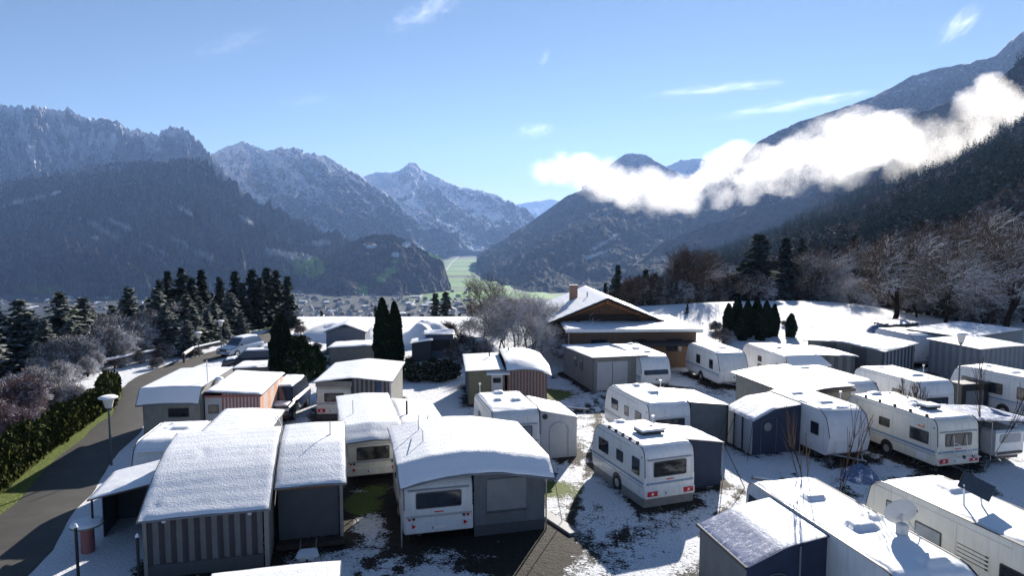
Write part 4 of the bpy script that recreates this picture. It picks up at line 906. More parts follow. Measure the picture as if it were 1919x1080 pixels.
wall(T,'side_wall',(4.75,.85),(4.75,3.3),0,0,mats=['navy_cv'],fold=.012,foldlen=.9,topf=lambda x,y:f(x,y)-.03)
wall(T,'back_wall',(4.75,3.3),(2.5,3.3),0,0,mats=['navy_cv'],topf=lambda x,y:f(x,y)-.03)
T.part('door_seam',MB().path([(2.95,.82,0),(2.95,.82,1.6),(2.85,.82,1.85),(2.7,.82,1.95)],.012),'dgrey_cv')
pole(T,[(4.8,.8,2.0),(5.5,.1,0)],.02,'trim','guy_pole'); pole(T,[(4.8,.8,0),(4.8,.8,2.0)],.02)
# U2
F=fr(1211,758,2.6,16)
caravan('white caravan with square side windows standing behind the central caravan',F,2.45,-.35,5.4,H=2.6,lw=[(.9,1.65,.75,.62),(2.35,1.65,.55,.55),(3.9,1.65,.9,.6)],nw=(1.5,1.7,.62,'curtain'),hat=[(1.5,2.1,.5,.5),(1.35,3.9,.4,.4)],stripe='stripe_g',mast=(2.2,2.6),seed=21)
T=Thing('awning','flat grey mesh awning with snowy roof right of the second caravan','awning',F,3.7,1.8)
f=roof(T,2.5,4.95,-.1,3.6,2.55,[(2.5,0),(4.95,-.32)],[(0,0),(1,0)],.03,'dgrey_cv',.04,22,snowmat='snow_thin')
for nm,a,b_ in (('front_wall',(2.6,0),(4.85,0)),('side_wall',(4.85,0),(4.85,3.5)),('back_wall',(4.85,3.5),(2.5,3.5))): wall(T,nm,a,b_,0,0,mats=['grey_cv'],fold=.01,foldlen=1.1,topf=lambda x,y:f(x,y)-.03)
T.part('corner_strip',MB().box(2.52,2.62,-.03,.05,0,2.5),'trim'); T.part('corner_strip',MB().box(4.8,4.9,-.03,.05,0,2.2),'trim'); pole(T,[(4.9,-.05,2.15),(3.9,-.9,1.1),(3.3,-1.4,.2)],.015,'trim','guy_pole')
# U3
F=fr(920,771,2.6,14)
caravan('white caravan with pale rear window and short white awning, left of the second caravan',F,2.5,-.3,4.7,H=2.6,lw=[(2.9,1.55,.5,.6,'curtain'),(1.2,1.55,.6,.5,'curtain')],nw=(1.5,1.65,.6,'pale'),hat=[(.8,1.9,.4,.3),(1.75,1.7,.5,.45),(1.2,3.6,.5,.4)],stripe=None,far_='round',seed=31,mast=(.2,3.8))
u,v=PL['left']; T=None
T=Thing('awning','white awning with arched zip door beside the pale rear window caravan','awning',F,3.5,1.2)
f=roof(T,2.5,4.55,-.35,2.9,2.55,[(2.5,0),(4.55,-.48)],[(0,0),(1,0)],.03,'lt_cv',.05,32)
for nm,a,b_ in (('front_wall',(2.52,-.25),(4.47,-.25)),('side_wall',(4.47,-.25),(4.47,2.8)),('back_wall',(4.47,2.8),(2.5,2.8))): wall(T,nm,a,b_,0,0,mats=['lt_cv'],fold=.008,foldlen=1.0,topf=lambda x,y:f(x,y)-.03)
T.part('door_zip',MB().path([(3.0,-.30,0)]+[(3.5+.5*cos(t),-.30,1.45+.42*sin(t)) for t in np.linspace(pi,0,12)]+[(4.0,-.30,0)],.014),'stripe_g')
T.part('wall_vent',MB().tube((2.75,-.30,2.2),(2.75,-.27,2.2),.14,n=14),'trim')
# U4 caravan with arched shelter roof and grey annex
F4=F=fr(757,1003,.4,14)
caravan('white caravan with triangular red reflectors under the arched snowy shelter roof',F,2.62,0,5.2,H=2.42,nw=(1.62,1.72,.62,'glass'),stripe=None,snow=None,lw=[(1.2,1.6,.7,.5),(3.6,1.6,.7,.5)],lights='round',paint='van_grey')
T=Thing('annex','grey tent annex under wide arched snowy shelter roof beside the reflector caravan','tent annex',F,2.8,2.3)
f=roof(T,-.2,5.75,-.5,5.5,2.55,[(-.2,0),(1.1,.26),(2.4,.36),(3.6,.30),(5.75,-.12)],[(-.5,-.24),(.42,.36),(5.5,.36)],.05,'roof_w',.024,41,name='roof',snowmat='snow_thin',round_=.08)
for nm,a,b_ in (('front_wall',(2.66,.05),(5.45,.05)),('side_wall',(5.45,.05),(5.45,5.2)),('back_wall',(5.45,5.2),(2.66,5.2))): wall(T,nm,a,b_,0,0,mats=['grey_cv'],fold=.008,foldlen=1.2,topf=lambda x,y:f(x,max(y,.05))-.05)
T.part('window_flap',MB().box(3.15,4.7,-.0,.03,.95,2.2),'grey_cv2'); T.part('flap_roll',MB().tube((3.15,-.02,.93),(4.7,-.02,.93),.045),'dgrey_cv'); T.part('mud_skirt',MB().box(2.7,5.44,.0,.03,.03,.42),'dgrey_cv')
T.part('antenna',MB().path([(1.0,3.6,3.4),(1.0,2.3,3.6),(1.0,2.25,3.1)],.018).tube((1.0,3.9,3.0),(1.0,3.9,3.85),.022),'metal')
T.part('corner_post',MB().tube((-.1,-.2,0),(-.1,-.2,2.5),.03),'metal'); T.part('corner_post',MB().tube((5.5,.0,0),(5.5,.0,2.4),.03),'metal')
pole(T,[(5.7,-.3,2.35),(6.3,.4,0)],.015,'metal','guy_pole')
# U5
F=fr(650,890,.5,16)
caravan('cream caravan with wide dark rear window under a snowy folded roof sheet',F,2.4,0,6.0,H=2.3,nw=(1.4,1.5,.62,'curtain'),stripe='stripe_g',snow=None,paint='van_cream',lights='round',lw=[(1.5,1.45,.7,.5)])
T=Thing('shelter_roof','snowy two-fold shelter roof over the cream caravan','shelter roof',F,1.2,3)
f=roof(T,-.25,2.6,-.75,6.6,2.42,[(-.25,0),(1.2,.10),(2.6,.0)],[(-.75,-.28),(.55,.18),(6.6,.2)],.05,'roof_w',.026,51,round_=.1)
T.part('post',MB().tube((-.15,-.4,0),(-.15,-.4,2.3),.03).tube((2.5,-.4,0),(2.5,-.4,2.3),.03).tube((-.15,6.3,0),(-.15,6.3,2.6),.03).tube((2.5,6.3,0),(2.5,6.3,2.6),.03),'metal')
T.part('mast',MB().tube((.45,2.4,2.6),(.45,2.4,3.35),.02),'metal')
T=Thing('awning','low beige awning with snowy roof right of the cream caravan','awning',F,3.8,3.4)
f=roof(T,2.66,4.9,.9,6.2,2.42,[(2.66,0),(4.9,-.3)],[(0,0),(1,0)],.03,'lt_cv',.05,52)
for nm,a,b_ in (('front_wall',(2.66,1.),(4.8,1.)),('side_wall',(4.8,1.),(4.8,6.1)),('back_wall',(4.8,6.1),(2.66,6.1))): wall(T,nm,a,b_,0,0,mats=['grey_bd'],topf=lambda x,y:f(x,y)-.03)
T.part('vent_pipe',MB().tube((3.1,2.6,2.2),(3.1,2.6,3.1),.05).path([(3.1,1.6,2.3),(3.9,1.4,2.3),(4.0,1.4,2.6)],.025),'trim')
# U6 the big front-left shelter
F6=F=fr(262,970,2.3,14)
T=Thing('awning','long tent shelter with grey striped curtain wall and arched snowy roof at front left','awning',F,2,3.4)
fyl=[(-.1,-.55),(.9,-.2),(2.2,.25),(3.8,.55),(5.6,.66),(7.0,.66)]
f=roof(T,-.1,4.05,-.1,6.0,2.75,[(-.1,0),(2,.04),(4.05,.03)],[(a,b_-.04) for a,b_ in fyl],.05,'roof_w',.026,61,name='roof')
wall(T,'striped_wall',(.08,.35),(3.75,.35),.45,0,mats=['str_d','str_l'],period=.36,fold=.045,foldlen=.36,topf=lambda x,y:f(x,y)-.03)
wall(T,'mud_skirt',(.08,.33),(3.75,.33),0,.46,mats=['dgrey_cv'],fold=.01,foldlen=.9)
wall(T,'side_wall',(.08,5.9),(.08,.35),0,0,mats=['dgrey_cv'],topf=lambda x,y:f(x,y)-.03)
wall(T,'back_wall',(3.95,5.9),(.08,5.9),0,0,mats=['grey_cv'],topf=lambda x,y:f(x,y)-.03)
wall(T,'right_wall',(3.95,.5),(3.95,5.9),0,0,mats=['grey_bd'],topf=lambda x,y:f(x,y)-.03)
T.part('corner_post',MB().box(3.8,3.95,.28,.42,0,2.3),'grey_bd'); T.part('corner_post',MB().box(-.02,.1,.28,.42,0,2.3),'grey_bd')
for xx in (.65,3.35):
    l_=T.part('curtain_clip',MB().box(xx-.06,xx+.06,.2,.26,1.93,2.02,bv=.02),'white_pl')
T=Thing('caravan_shed','caravan behind a dark grey front sheet under snowy curved roof, between striped tent and grass','caravan shelter',F,5.3,3.8)
f2=roof(T,4.07,6.62,1.15,6.55,2.9,[(4.07,0),(5.3,.05),(6.62,0)],[(1.15,-.48),(2.2,-.12),(3.8,.28),(6.55,.38)],.05,'roof_w',.026,62)
wall(T,'front_sheet',(4.15,1.75),(6.3,1.75),.25,0,mats=['dgrey_cv'],fold=.006,foldlen=1.4,topf=lambda x,y:f2(x,y)-.06)
wall(T,'side_wall',(6.4,1.7),(6.4,6.4),.0,0,mats=['grey_bd'],topf=lambda x,y:f2(x,y)-.03)
T.part('lintel',MB().box(4.1,6.4,1.66,1.72,2.15,2.3),'wood'); T.part('corner_post',MB().box(6.34,6.46,1.62,1.74,0,2.45),'grey_bd'); T.part('floor_beam',MB().box(4.1,6.5,1.3,1.74,.05,.22),'wood_d')
T.part('back_wall',MB().box(4.1,6.4,6.35,6.4,0,3.0),'grey_bd')
T.part('antenna',MB().tube((6.0,4.6,3.0),(6.0,4.6,3.85),.02).path([(6.0,4.6,3.3),(5.3,4.0,3.15)],.012),'metal')
T=Thing('carport','dark lean-to shelter with slanting snowy roof left of the striped tent','lean-to',F,-1.3,4.5)
f=roof(T,-2.55,-.12,3.1,6.2,2.25,[(-2.55,-.35),(-.12,.12)],[(0,0),(1,0)],.05,'roof_d',.05,63,snowmat='snow')
wall(T,'back_wall',(-.15,6.0),(-2.4,6.0),0,0,mats=['dgrey_cv'],topf=lambda x,y:f(x,y)-.06)
wall(T,'side_wall',(-2.4,6.0),(-2.4,4.2),0,0,mats=['dgrey_cv'],topf=lambda x,y:f(x,y)-.06); T.part('post',MB().tube((-2.45,3.3,0),(-2.45,3.3,1.85),.04),'wood_d')
T=Thing('wheelbarrow','snow filled wheelbarrow lying in front of the dark grey front sheet','wheelbarrow',fr(577,1055,0,14),0,0)
T.part('tray',MB().add([(-.4,-.3,.35),(.4,-.3,.35),(.3,.35,.35),(-.3,.35,.35),(-.22,-.15,.12),(.22,-.15,.12),(.18,.25,.12),(-.18,.25,.12)],[(7,6,5,4),(0,1,2,3),(0,4,5,1),(1,5,6,2),(2,6,7,3),(3,7,4,0)]),'snow'); T.part('wheel',MB().tube((-.04,-.55,.18),(.04,-.55,.18),.18,n=14),'tyre'); T.part('handle',MB().path([(-.25,-.5,.2),(-.28,.9,.45)],.02).path([(.25,-.5,.2),(.28,.9,.45)],.02),'metal'); 
# U25 roof in the foreground bottom
F=fr(640,1049,2.5,12)
T=Thing('awning','snowy flat tent roof at the bottom edge in front of the dark grey sheet','awning',F,-1.5,-2.2)
f=roof(T,-3.4,0,-4.6,0,2.5,[(-3.4,-.05),(-1.2,.0),(0,-.02)],[(-4.6,-.1),(0,0)],.05,'roof_w',.026,65)
for nm,a,b_ in (('side_wall',(-.1,-4.5),(-.1,-.1)),('back_wall',(-.1,-.1),(-3.3,-.1)),('left_wall',(-3.3,-.1),(-3.3,-4.5)),('front_wall',(-3.3,-4.5),(-.1,-4.5))): wall(T,nm,a,b_,0,0,mats=['grey_cv'],topf=lambda x,y:f(x,y)-.05)
# U7
F=fr(262,757,2.3,6)
T=Thing('awning','beige boarded caravan shelter with flat snowy roof and hanging front flap at left','caravan shelter',F,1.6,3)
f=roof(T,-.15,3.15,-.25,6.4,2.5,[(-.15,0),(1.5,.06),(3.15,.02)],[(-.25,-.28),(.35,.55),(6.4,.45)],.05,'roof_w',.026,71,round_=.05)
wall(T,'front_wall',(.1,.1),(3.1,.1),0,0,mats=['grey_bd'],topf=lambda x,y:min(2.35,f(x,y)-.06)); wall(T,'side_wall',(.1,6.2),(.1,.1),0,0,mats=['grey_bd'],topf=lambda x,y:f(x,y)-.06); wall(T,'back_wall',(3.1,6.2),(.1,6.2),0,2.7,mats=['grey_bd'])
wall(T,'right_wall',(3.1,.1),(3.1,6.2),0,0,mats=['grey_bd'],topf=lambda x,y:f(x,y)-.06)
window(T,'near',(1.95,.1,1.72),1.1,.52); pole(T,[(3.05,1.6,2.9),(3.0,1.7,4.3)],.03,'white_pl','flue'); T.part('snow_lump',MB().box(3.05,3.5,2.6,3.0,2.85,3.1,bv=.12),'snow',smooth=60)
T=Thing('awning','red and cream striped awning with snowy roof, joined to the beige shelter at left','awning',F,4.8,3.2)
f=roof(T,3.2,6.3,.5,6.4,2.62,[(3.2,.14),(6.3,-.1)],[(0,0),(1,0)],.04,'roof_w',.05,72,snowmat='snow')
wall(T,'front_wall',(4.1,.6),(6.15,.6),0,0,mats=['str_r','str_w'],period=.19,fold=.012,foldlen=.38,topf=lambda x,y:f(x,y)-.04)
wall(T,'side_wall',(6.15,.6),(6.15,6.3),0,0,mats=['str_o','str_w'],period=1.6,topf=lambda x,y:f(x,y)-.04); wall(T,'back_wall',(6.15,6.3),(3.2,6.3),0,0,mats=['str_r'],topf=lambda x,y:f(x,y)-.04)
d_=T.part('door',MB().box(3.2,4.1,.55,.62,0,2.5),'door'); window(T,'near',(3.65,.55,1.75),.55,.5,pane='curtain',under=d_)
T.part('valance',MB().box(3.2,6.2,.5,.53,2.4,2.52),'str_r')
# U8
F=fr(243,838,2.55,8)
caravan('caravan with snow covered roof and hanging snowy front, between lamp post and white tent roof',F,2.25,-.1,4.6,H=2.55,near='slope',kind='front',stripe=None,hat=[(1.3,2.5,.75,.5,.06),(.7,3.2,.15,.15,.06),(.65,2.5,.15,.15,.05)],seed=81,snow=(.05,4.2),lw=[(2,1.5,.6,.5)])
T=Thing('awning','white ribbed snowy tent roof right of the snow covered caravan','awning',F,3.9,3)
f=roof(T,2.35,5.35,.65,5.7,2.5,[(2.35,.1),(3.6,.12),(5.35,-.05)],[(0,0),(1,0)],.04,'roof_w',.05,82)
for nm,a,b_ in (('front_wall',(2.4,.8),(5.2,.8)),('side_wall',(5.2,.8),(5.2,5.6)),('back_wall',(5.2,5.6),(2.4,5.6))): wall(T,nm,a,b_,0,0,mats=['dgrey_cv'],topf=lambda x,y:f(x,y)-.04)
pole(T,[(5.25,4.0,2.6),(5.6,3.2,2.3),(5.7,2.9,1.6)],.03,'white_pl','flue')
# U9
F=fr(592,790,0,2)
caravan('old caravan under the wide pitched snowy roof, beside the pickup',F,2.15,.25,5.2,H=2.2,nw=(1.4,1.2,.55,'curtain'),stripe='stripe_g',snow=None,paint='van_cream',lights='wide',skirt='dgrey_cv')
T=Thing('awning','grey striped awning under the wide pitched snowy roof beside the thuja pair','awning',F,2.4,3)
f=roof(T,-.15,4.75,-.1,6.3,2.45,[(-.15,-.03),(2.2,.26),(4.75,.0)],[(0,0),(1,0)],.05,'roof_w',.026,91,snowmat='snow',round_=.15)
wall(T,'front_wall',(2.2,.1),(4.55,.1),0,0,mats=['str_d','str_l'],period=.28,fold=.012,foldlen=.56,topf=lambda x,y:f(x,y)-.05)
wall(T,'side_wall',(4.55,.1),(4.55,6.1),0,0,mats=['grey_bd'],topf=lambda x,y:f(x,y)-.05); wall(T,'back_wall',(4.55,6.1),(0,6.1),0,0,mats=['grey_cv'],topf=lambda x,y:f(x,y)-.05)
T.part('door_flap',MB().box(3.7,4.0,.02,.05,0,2.4),'blue_cv'); T.part('corner_post',MB().box(4.5,4.62,.0,.1,0,2.4),'lt_cv'); T.part('gable_board',MB().box(0,2.2,.1,.14,2.1,2.44),'grey_bd')
# U11
F=fr(878,760,0,6)
T=Thing('garden_shed','olive shed with flat snowy roof and small porch left of the brown striped tent','shed',F,1.2,3)
f=roof(T,-.2,2.45,.0,5.9,2.35,[(-.2,0),(2.45,.08)],[(0,-.05),(6,.05)],.05,'roof_w',.026,101,snowmat='snow')
wall(T,'front_wall',(0,.25),(2.45,.25),0,0,mats=['olive'],topf=lambda x,y:f(x,y)-.06); wall(T,'side_wall',(0,5.7),(0,.25),0,0,mats=['navy_cv'],topf=lambda x,y:f(x,y)-.06); wall(T,'back_wall',(2.4,5.7),(0,5.7),0,0,mats=['olive'],topf=lambda x,y:f(x,y)-.06)
d_=T.part('door',MB().box(1.55,2.3,.18,.25,0,2.0),'door'); window(T,'near',(1.92,.18,1.6),.55,.35,under=d_); T.part('porch_roof',MB().add([(1.2,-.25,2.12),(2.75,-.25,2.12),(2.75,.3,2.28),(1.2,.3,2.28),(1.2,-.25,2.06),(2.75,-.25,2.06),(2.75,.3,2.2),(1.2,.3,2.2)],[(0,1,2,3),(7,6,5,4),(0,4,5,1),(1,5,6,2),(2,6,7,3),(3,7,4,0)]),'snow')
pole(T,[(1.7,4.2,2.5),(1.7,4.2,2.95)],.05,'trim','flue')
T=Thing('awning','brown striped tent with curved snowy roof right of the olive shed','awning',F,4,3)
f=roof(T,2.5,5.55,-.35,5.4,2.5,[(2.5,.1),(3.6,.22),(4.7,.1),(5.55,-.25)],[(-.35,-.28),(.6,.12),(1.2,.2),(5.4,.22)],.05,'roof_w',.026,102,snowmat='snow')
wall(T,'front_wall',(2.6,.1),(5.3,.1),0,0,mats=['str_br','str_l'],period=.22,fold=.012,foldlen=.44,topf=lambda x,y:min(2.25,f(x,y)-.05))
wall(T,'side_wall',(5.3,.1),(5.3,5.3),0,0,mats=['str_br','str_l'],period=.22,topf=lambda x,y:f(x,y)-.05); wall(T,'back_wall',(5.3,5.3),(2.5,5.3),0,0,mats=['str_br'],topf=lambda x,y:f(x,y)-.05)
pole(T,[(3.1,4.2,2.8),(3.1,4.2,3.15)],.04,'trim','flue')
# U12
F=fr(1112,735,0,14)
T=Thing('garden_shed','grey boarded garden shed with double door and mono-pitch snowy roof','shed',F,1.9,3.6)
f=roof(T,-.2,4.15,-.25,7.2,2.5,[(-.2,0),(4.15,0)],[(-.25,.05),(7.2,-.25)],.07,'roof_w',.05,111,snowmat='snow')
wall(T,'front_wall',(0,.1),(3.85,.1),0,0,mats=['grey_bd'],topf=lambda x,y:f(x,y)-.07); wall(T,'side_wall',(0,6.8),(0,.1),0,0,mats=['grey_bd'],topf=lambda x,y:f(x,y)-.07)
wall(T,'right_wall',(3.85,.1),(3.85,6.8),0,0,mats=['grey_bd'],topf=lambda x,y:f(x,y)-.07); wall(T,'back_wall',(3.85,6.8),(0,6.8),0,0,mats=['grey_bd'],topf=lambda x,y:f(x,y)-.07)
for a in (.3,1.5): T.part('door',MB().box(a,a+1.15,.04,.10,.05,2.15,bv=.01),'door')
for yy in (2.6,3.9): window(T,'left',(0,yy,1.55),.7,.85,r=.02,pane='curtain')
T.part('corner_post',MB().box(-.03,.07,.03,.12,0,2.45),'grey_cv'); T.part('corner_post',MB().box(3.78,3.9,.03,.12,0,2.45),'grey_cv')
F=Frame(F.w(3.35,-.6),14)
caravan('white caravan with dark tinted front window beside the grey boarded shed',F,2.35,-.2,6.6,H=2.5,near='round',kind='front',nw=(1.55,1.9,.75,'screen'),stripe='stripe_b',hat=[(1.3,1.6,.45,.4),(1.1,3.2,.6,.4),(1.5,5.2,.4,.4)],seed=113,snow=(.75,6.2))
# U13
F=fr(1346,663,2.6,10)
caravan('white caravan with two square side windows and snowy blank front, right of the lodge',F,2.3,-.3,5.7,H=2.6,near='slope',kind='front',lw=[(1.1,1.6,.6,.7),(3.3,1.6,.7,.7)],stripe='stripe_b',hat=[(1.2,1.9,.7,.4,.07),(1.1,4.2,.5,.4,.06)],seed=131,snow=(.55,5.3))
# U14
F=fr(1470,668,2.5,8)
caravan('white caravan partly under a small snowy front roof, behind the central flat tent roof',F,2.4,-.35,6.6,H=2.5,far_='round',lw=[(.9,1.5,.55,.55),(3.6,1.65,.6,.45),(3.6,1.05,.6,.4)],nw=(1.45,1.4,.5,'curtain'),stripe=None,hat=[(1.2,3,.4,.4)],seed=141)
T=Thing('awning','small grey lean-to tent with snowy roof and striped wall right of the half covered caravan','awning',F,3.9,2)
f=roof(T,2.45,6.2,.4,5.0,2.5,[(2.45,.0),(6.2,-.25)],[(0,0),(1,0)],.04,'roof_w',.05,142)
wall(T,'front_wall',(2.5,.5),(5.95,.5),0,0,mats=['grey_cv','dgrey_cv'],period=.7,topf=lambda x,y:f(x,y)-.04); wall(T,'side_wall',(5.95,.5),(5.95,4.9),0,0,mats=['dgrey_cv'],topf=lambda x,y:f(x,y)-.04); wall(T,'back_wall',(5.95,4.9),(2.45,4.9),0,0,mats=['dgrey_cv'],topf=lambda x,y:f(x,y)-.04)
T.part('front_flap',MB().add([(-.2,-1.15,1.98),(3.0,-1.15,1.98),(2.6,-.2,2.58),(.0,-.2,2.58),(-.2,-1.15,1.92),(3.0,-1.15,1.92),(2.6,-.2,2.5),(0,-.2,2.5)],[(0,1,2,3),(7,6,5,4),(0,4,5,1),(1,5,6,2),(2,6,7,3),(3,7,4,0)]),'snow')
# U15
F=fr(1655,655,2.6,38)
T=Thing('awning','dark blue grey tent house with striped side, square window and wide pitched snowy roof','tent house',F,2.8,3)
f=roof(T,-.25,5.9,-.25,6.3,2.6,[(-.25,-.03),(5.9,.0)],[(-.25,-.1),(3.2,.22),(6.3,.0)],.08,'roof_w',.05,151,snowmat='snow',round_=.15)
wall(T,'striped_wall',(0,0),(5.6,0),0,0,mats=['navy_cv','grey_cv2'],period=.62,topf=lambda x,y:f(x,y)-.07)
wall(T,'side_wall',(0,6),(0,0),0,0,mats=['grey_cv','dgrey_cv'],period=2.4,topf=lambda x,y:f(x,y)-.07)
wall(T,'right_wall',(5.6,0),(5.6,6),0,0,mats=['navy_cv'],topf=lambda x,y:f(x,y)-.07); wall(T,'back_wall',(5.6,6),(0,6),0,0,mats=['dgrey_cv'],topf=lambda x,y:f(x,y)-.07)
window(T,'left',(-.01,2.6,1.55),.95,.85,r=.02)
F=fr(1713,690,0,8)
caravan('caravan wrapped in a pale blue cover with rounded front, between the two striped tents',F,2.4,0,5.6,H=2.75,near='round',kind='front',paint='cover',stripe=None,seed=153,snow=(.9,4.8))
# U16
F=fr(1838,654,2.7,18)
T=Thing('awning','long grey blue striped tent with flat snowy roof at upper right','awning',F,2.5,3)
f=roof(T,-.2,5.1,-.2,4.6,2.7,[(-.2,-.02),(3,.05),(5.1,.0)],[(-.2,0),(4.6,.12)],.05,'roof_w',.026,161,snowmat='snow')
wall(T,'striped_wall',(0,0),(4.9,0),0,0,mats=['str_bl','grey_cv2'],period=.5,fold=.012,foldlen=.5,topf=lambda x,y:f(x,y)-.05); wall(T,'side_wall',(0,4.4),(0,0),0,0,mats=['str_bl','grey_cv2'],period=.6,topf=lambda x,y:f(x,y)-.05)
wall(T,'right_wall',(4.9,0),(4.9,4.4),0,0,mats=['str_bl'],topf=lambda x,y:f(x,y)-.05); wall(T,'back_wall',(4.9,4.4),(0,4.4),0,0,mats=['str_bl'],topf=lambda x,y:f(x,y)-.05)
F=fr(1830,640,2.7,30)
F=Frame((39.5,57.5),30)
T=Thing('awning','snow covered tent roof behind the long striped tent at the right edge','awning',F,3,3)
f=roof(T,-2.5,7,0,5.5,2.85,[(-2.5,0),(7,0)],[(0,0),(5.5,.1)],.05,'roof_w',.026,171,snowmat='snow'); 
for nm,a,b_ in (('front_wall',(-2.3,.1),(6.8,.1)),('side_wall',(-2.3,5.3),(-2.3,.1)),('back_wall',(6.8,5.3),(-2.3,5.3))): wall(T,nm,a,b_,0,2.8,mats=['grey_cv2'])
# U18
F=fr(1583,722,2.55,14)
caravan('caravan with snowy rounded rear beside the wide white tent roof',F,2.35,-.3,6.2,H=2.6,near='round',kind='front',stripe=None,hat=[(1.5,1.6,.5,.3,.05),(.6,4.5,.7,.35,.08)],seed=181,snow=(.2,5.6))
T=Thing('awning','tent house with very wide flat white roof left of the snowy rounded caravan','tent house',F,-2,2.6)
f=roof(T,-4.1,.1,-.75,5.6,2.62,[(-4.1,-.25),(-1.8,.03),(.1,.06)],[(-.75,0),(5.6,.05)],.05,'roof_w',.026,182,snowmat='snow')
for nm,a,b_ in (('front_wall',(-3.8,-.55),(0,-.55)),('side_wall',(-3.8,5.4),(-3.8,-.55)),('back_wall',(0,5.4),(-3.8,5.4))): wall(T,nm,a,b_,0,0,mats=['grey_bd'],topf=lambda x,y:f(x,y)-.05)
T.part('valance',MB().box(-4.1,.1,-.8,-.76,2.35,2.55),'trim')
# U19
F=fr(1718,717,2.6,12)
caravan('white caravan with snow drift on its roof standing behind the bike rack caravan',F,2.4,-.35,5.6,H=2.6,far_='round',lw=[(1.5,1.6,.8,.5,'curtain'),(3.6,1.6,.7,.5)],nw=(1.45,1.5,.5,'glass'),stripe='stripe_g',hat=[(1.3,1.5,.8,.4,.08),(1.0,4.2,.5,.4,.06)],seed=191,mast=(2.2,1.9))
# U20
F=fr(1985,722,2.65,20)
caravan('long grey white caravan with brown tinted side windows at the right edge',F,2.4,-.4,6.9,H=2.65,paint='van_grey',lw=[(5.5,1.65,.9,.75,'curtain'),(3.7,1.65,.95,.7,'curtain'),(1.9,1.65,.9,.75,'curtain')],stripe='stripe_b',hat=[(.9,3.2,.7,.4,.07),(1.3,5.2,.4,.4,.06)],seed=201)
T=Thing('garden_box','small black framed storage box in front of the long grey white caravan','storage box',fr(1800,778,0,14),1,0)
T.part('box_frame',MB().box(0,2.1,0,.9,0,1.9),'trim'); T.part('front_panel',MB().box(.35,1.7,-.03,.0,.15,1.5,bv=.01),'grey_cv2'); T.part('lid',MB().box(-.05,2.15,-.08,.95,1.9,1.97),'roof_d')
# U21
F=fr(1547,772,2.6,14)
caravan('snow dusted white caravan wrapped at the front, joined to blue tent with white roof bands',F,2.4,-.35,5.6,H=2.6,near='round',kind='front',paint='cover',lw=[(.75,1.55,.62,.65)],stripe=None,hat=[(1.1,1.5,.75,.5,.09),(.9,3.6,.7,.5,.09),(.6,4.7,.5,.3,.05)],seed=211,mast=(2.0,1.4),snow=(.35,5.2))
T=Thing('awning','blue tent with porthole and snowy bent roof left of the wrapped caravan','awning',F,-1.5,3)
f=roof(T,-2.9,.02,1.75,4.6,2.55,[(-2.9,-.72),(-1.6,-.14),(.02,.0)],[(0,0),(1,0)],.03,'lt_cv',.035,212,snowmat='snow_thin',round_=.08)
wall(T,'front_wall',(-2.85,1.85),(-.02,1.85),0,0,mats=['navy_cv'],fold=.01,foldlen=1.1,topf=lambda x,y:f(x,y)-.03); wall(T,'side_wall',(-2.85,4.5),(-2.85,1.85),0,0,mats=['lt_cv'],fold=.012,foldlen=1.0,topf=lambda x,y:f(x,y)-.03); wall(T,'back_wall',(-.02,4.5),(-2.85,4.5),0,0,mats=['navy_cv'],topf=lambda x,y:f(x,y)-.03)
T.part('porthole',MB().tube((-2.0,1.79,1.45),(-2.0,1.83,1.45),.22,n=18),'grey_cv2'); T.part('door_seam',MB().path([(-2.4,1.80,0),(-2.4,1.80,1.7),(-2.0,1.80,1.95),(-1.5,1.80,1.9),(-1.5,1.80,0)],.015),'grey_cv')
T.part('wall_seam',MB().box(-2.92,-2.87,2.7,2.78,0,1.8).box(-2.92,-2.87,3.5,3.56,0,1.8),'navy_cv'); pole(T,[(-2.9,1.8,1.8),(-3.6,1.1,0)],.015,'trim','guy_pole'); pole(T,[(-2.9,3.4,1.8),(-3.9,3.0,0)],.015,'trim','guy_pole')
# U22
F=fr(1748,786,2.6,14)
BC=caravan('white caravan with orange emblem, tail bike rack and roof rail, at right',F,2.45,-.35,6.1,H=2.6,near='blunt',paint='van_cream',lw=[(.75,1.6,1.15,.62,'curtain'),(3.0,1.65,.72,.45,'curtain')],nw=(1.6,1.55,.62,'glass'),hat=[(1.1,2.3,.4,.4),(1.5,2.9,.5,.5),(1.0,4.9,.6,.5)],bigvent=(1.35,1.6,.8,.7),stripe='stripe_b',emblem=True,rails=True,seed=221,mast=(.35,3.1),snow=(-.1,5.6),snowx=(.12,.1))
T=Thing('bike_rack','white folded bicycle rack mounted on the tail of the emblem caravan','bike rack',F,1.22,-.6)
q=MB()
for xx in (.85,1.6): q.path([(xx,-.42,1.85),(xx,-.5,1.3),(xx,-.5,.95),(xx,-.85,.85)],.018)
q.path([(.45,-.9,.88),(2.0,-.9,.88)],.022).path([(.45,-.7,.86),(2.0,-.7,.86)],.022).path([(.85,-.5,1.5),(1.35,-.95,1.25),(1.55,-.95,.9)],.02).path([(.45,-.9,.88),(.45,-.7,.86)],.02).path([(2.,-.9,.88),(2.,-.7,.86)],.02)
T.part('rack_tubes',q,'white_pl'); T.part('clamp',MB().box(.95,1.05,-.95,-.85,.86,1.0).box(1.5,1.6,-.95,-.85,.86,1.0),'trim')
T=Thing('awning','black awning with snow dusted roof right of the emblem caravan','awning',F,4.4,1.2)
f=roof(T,2.5,6.6,-.1,3.2,2.4,[(2.5,0),(6.6,-.35)],[(0,0),(1,0)],.04,'roof_d',.04,223,snowmat='snow_patchy')
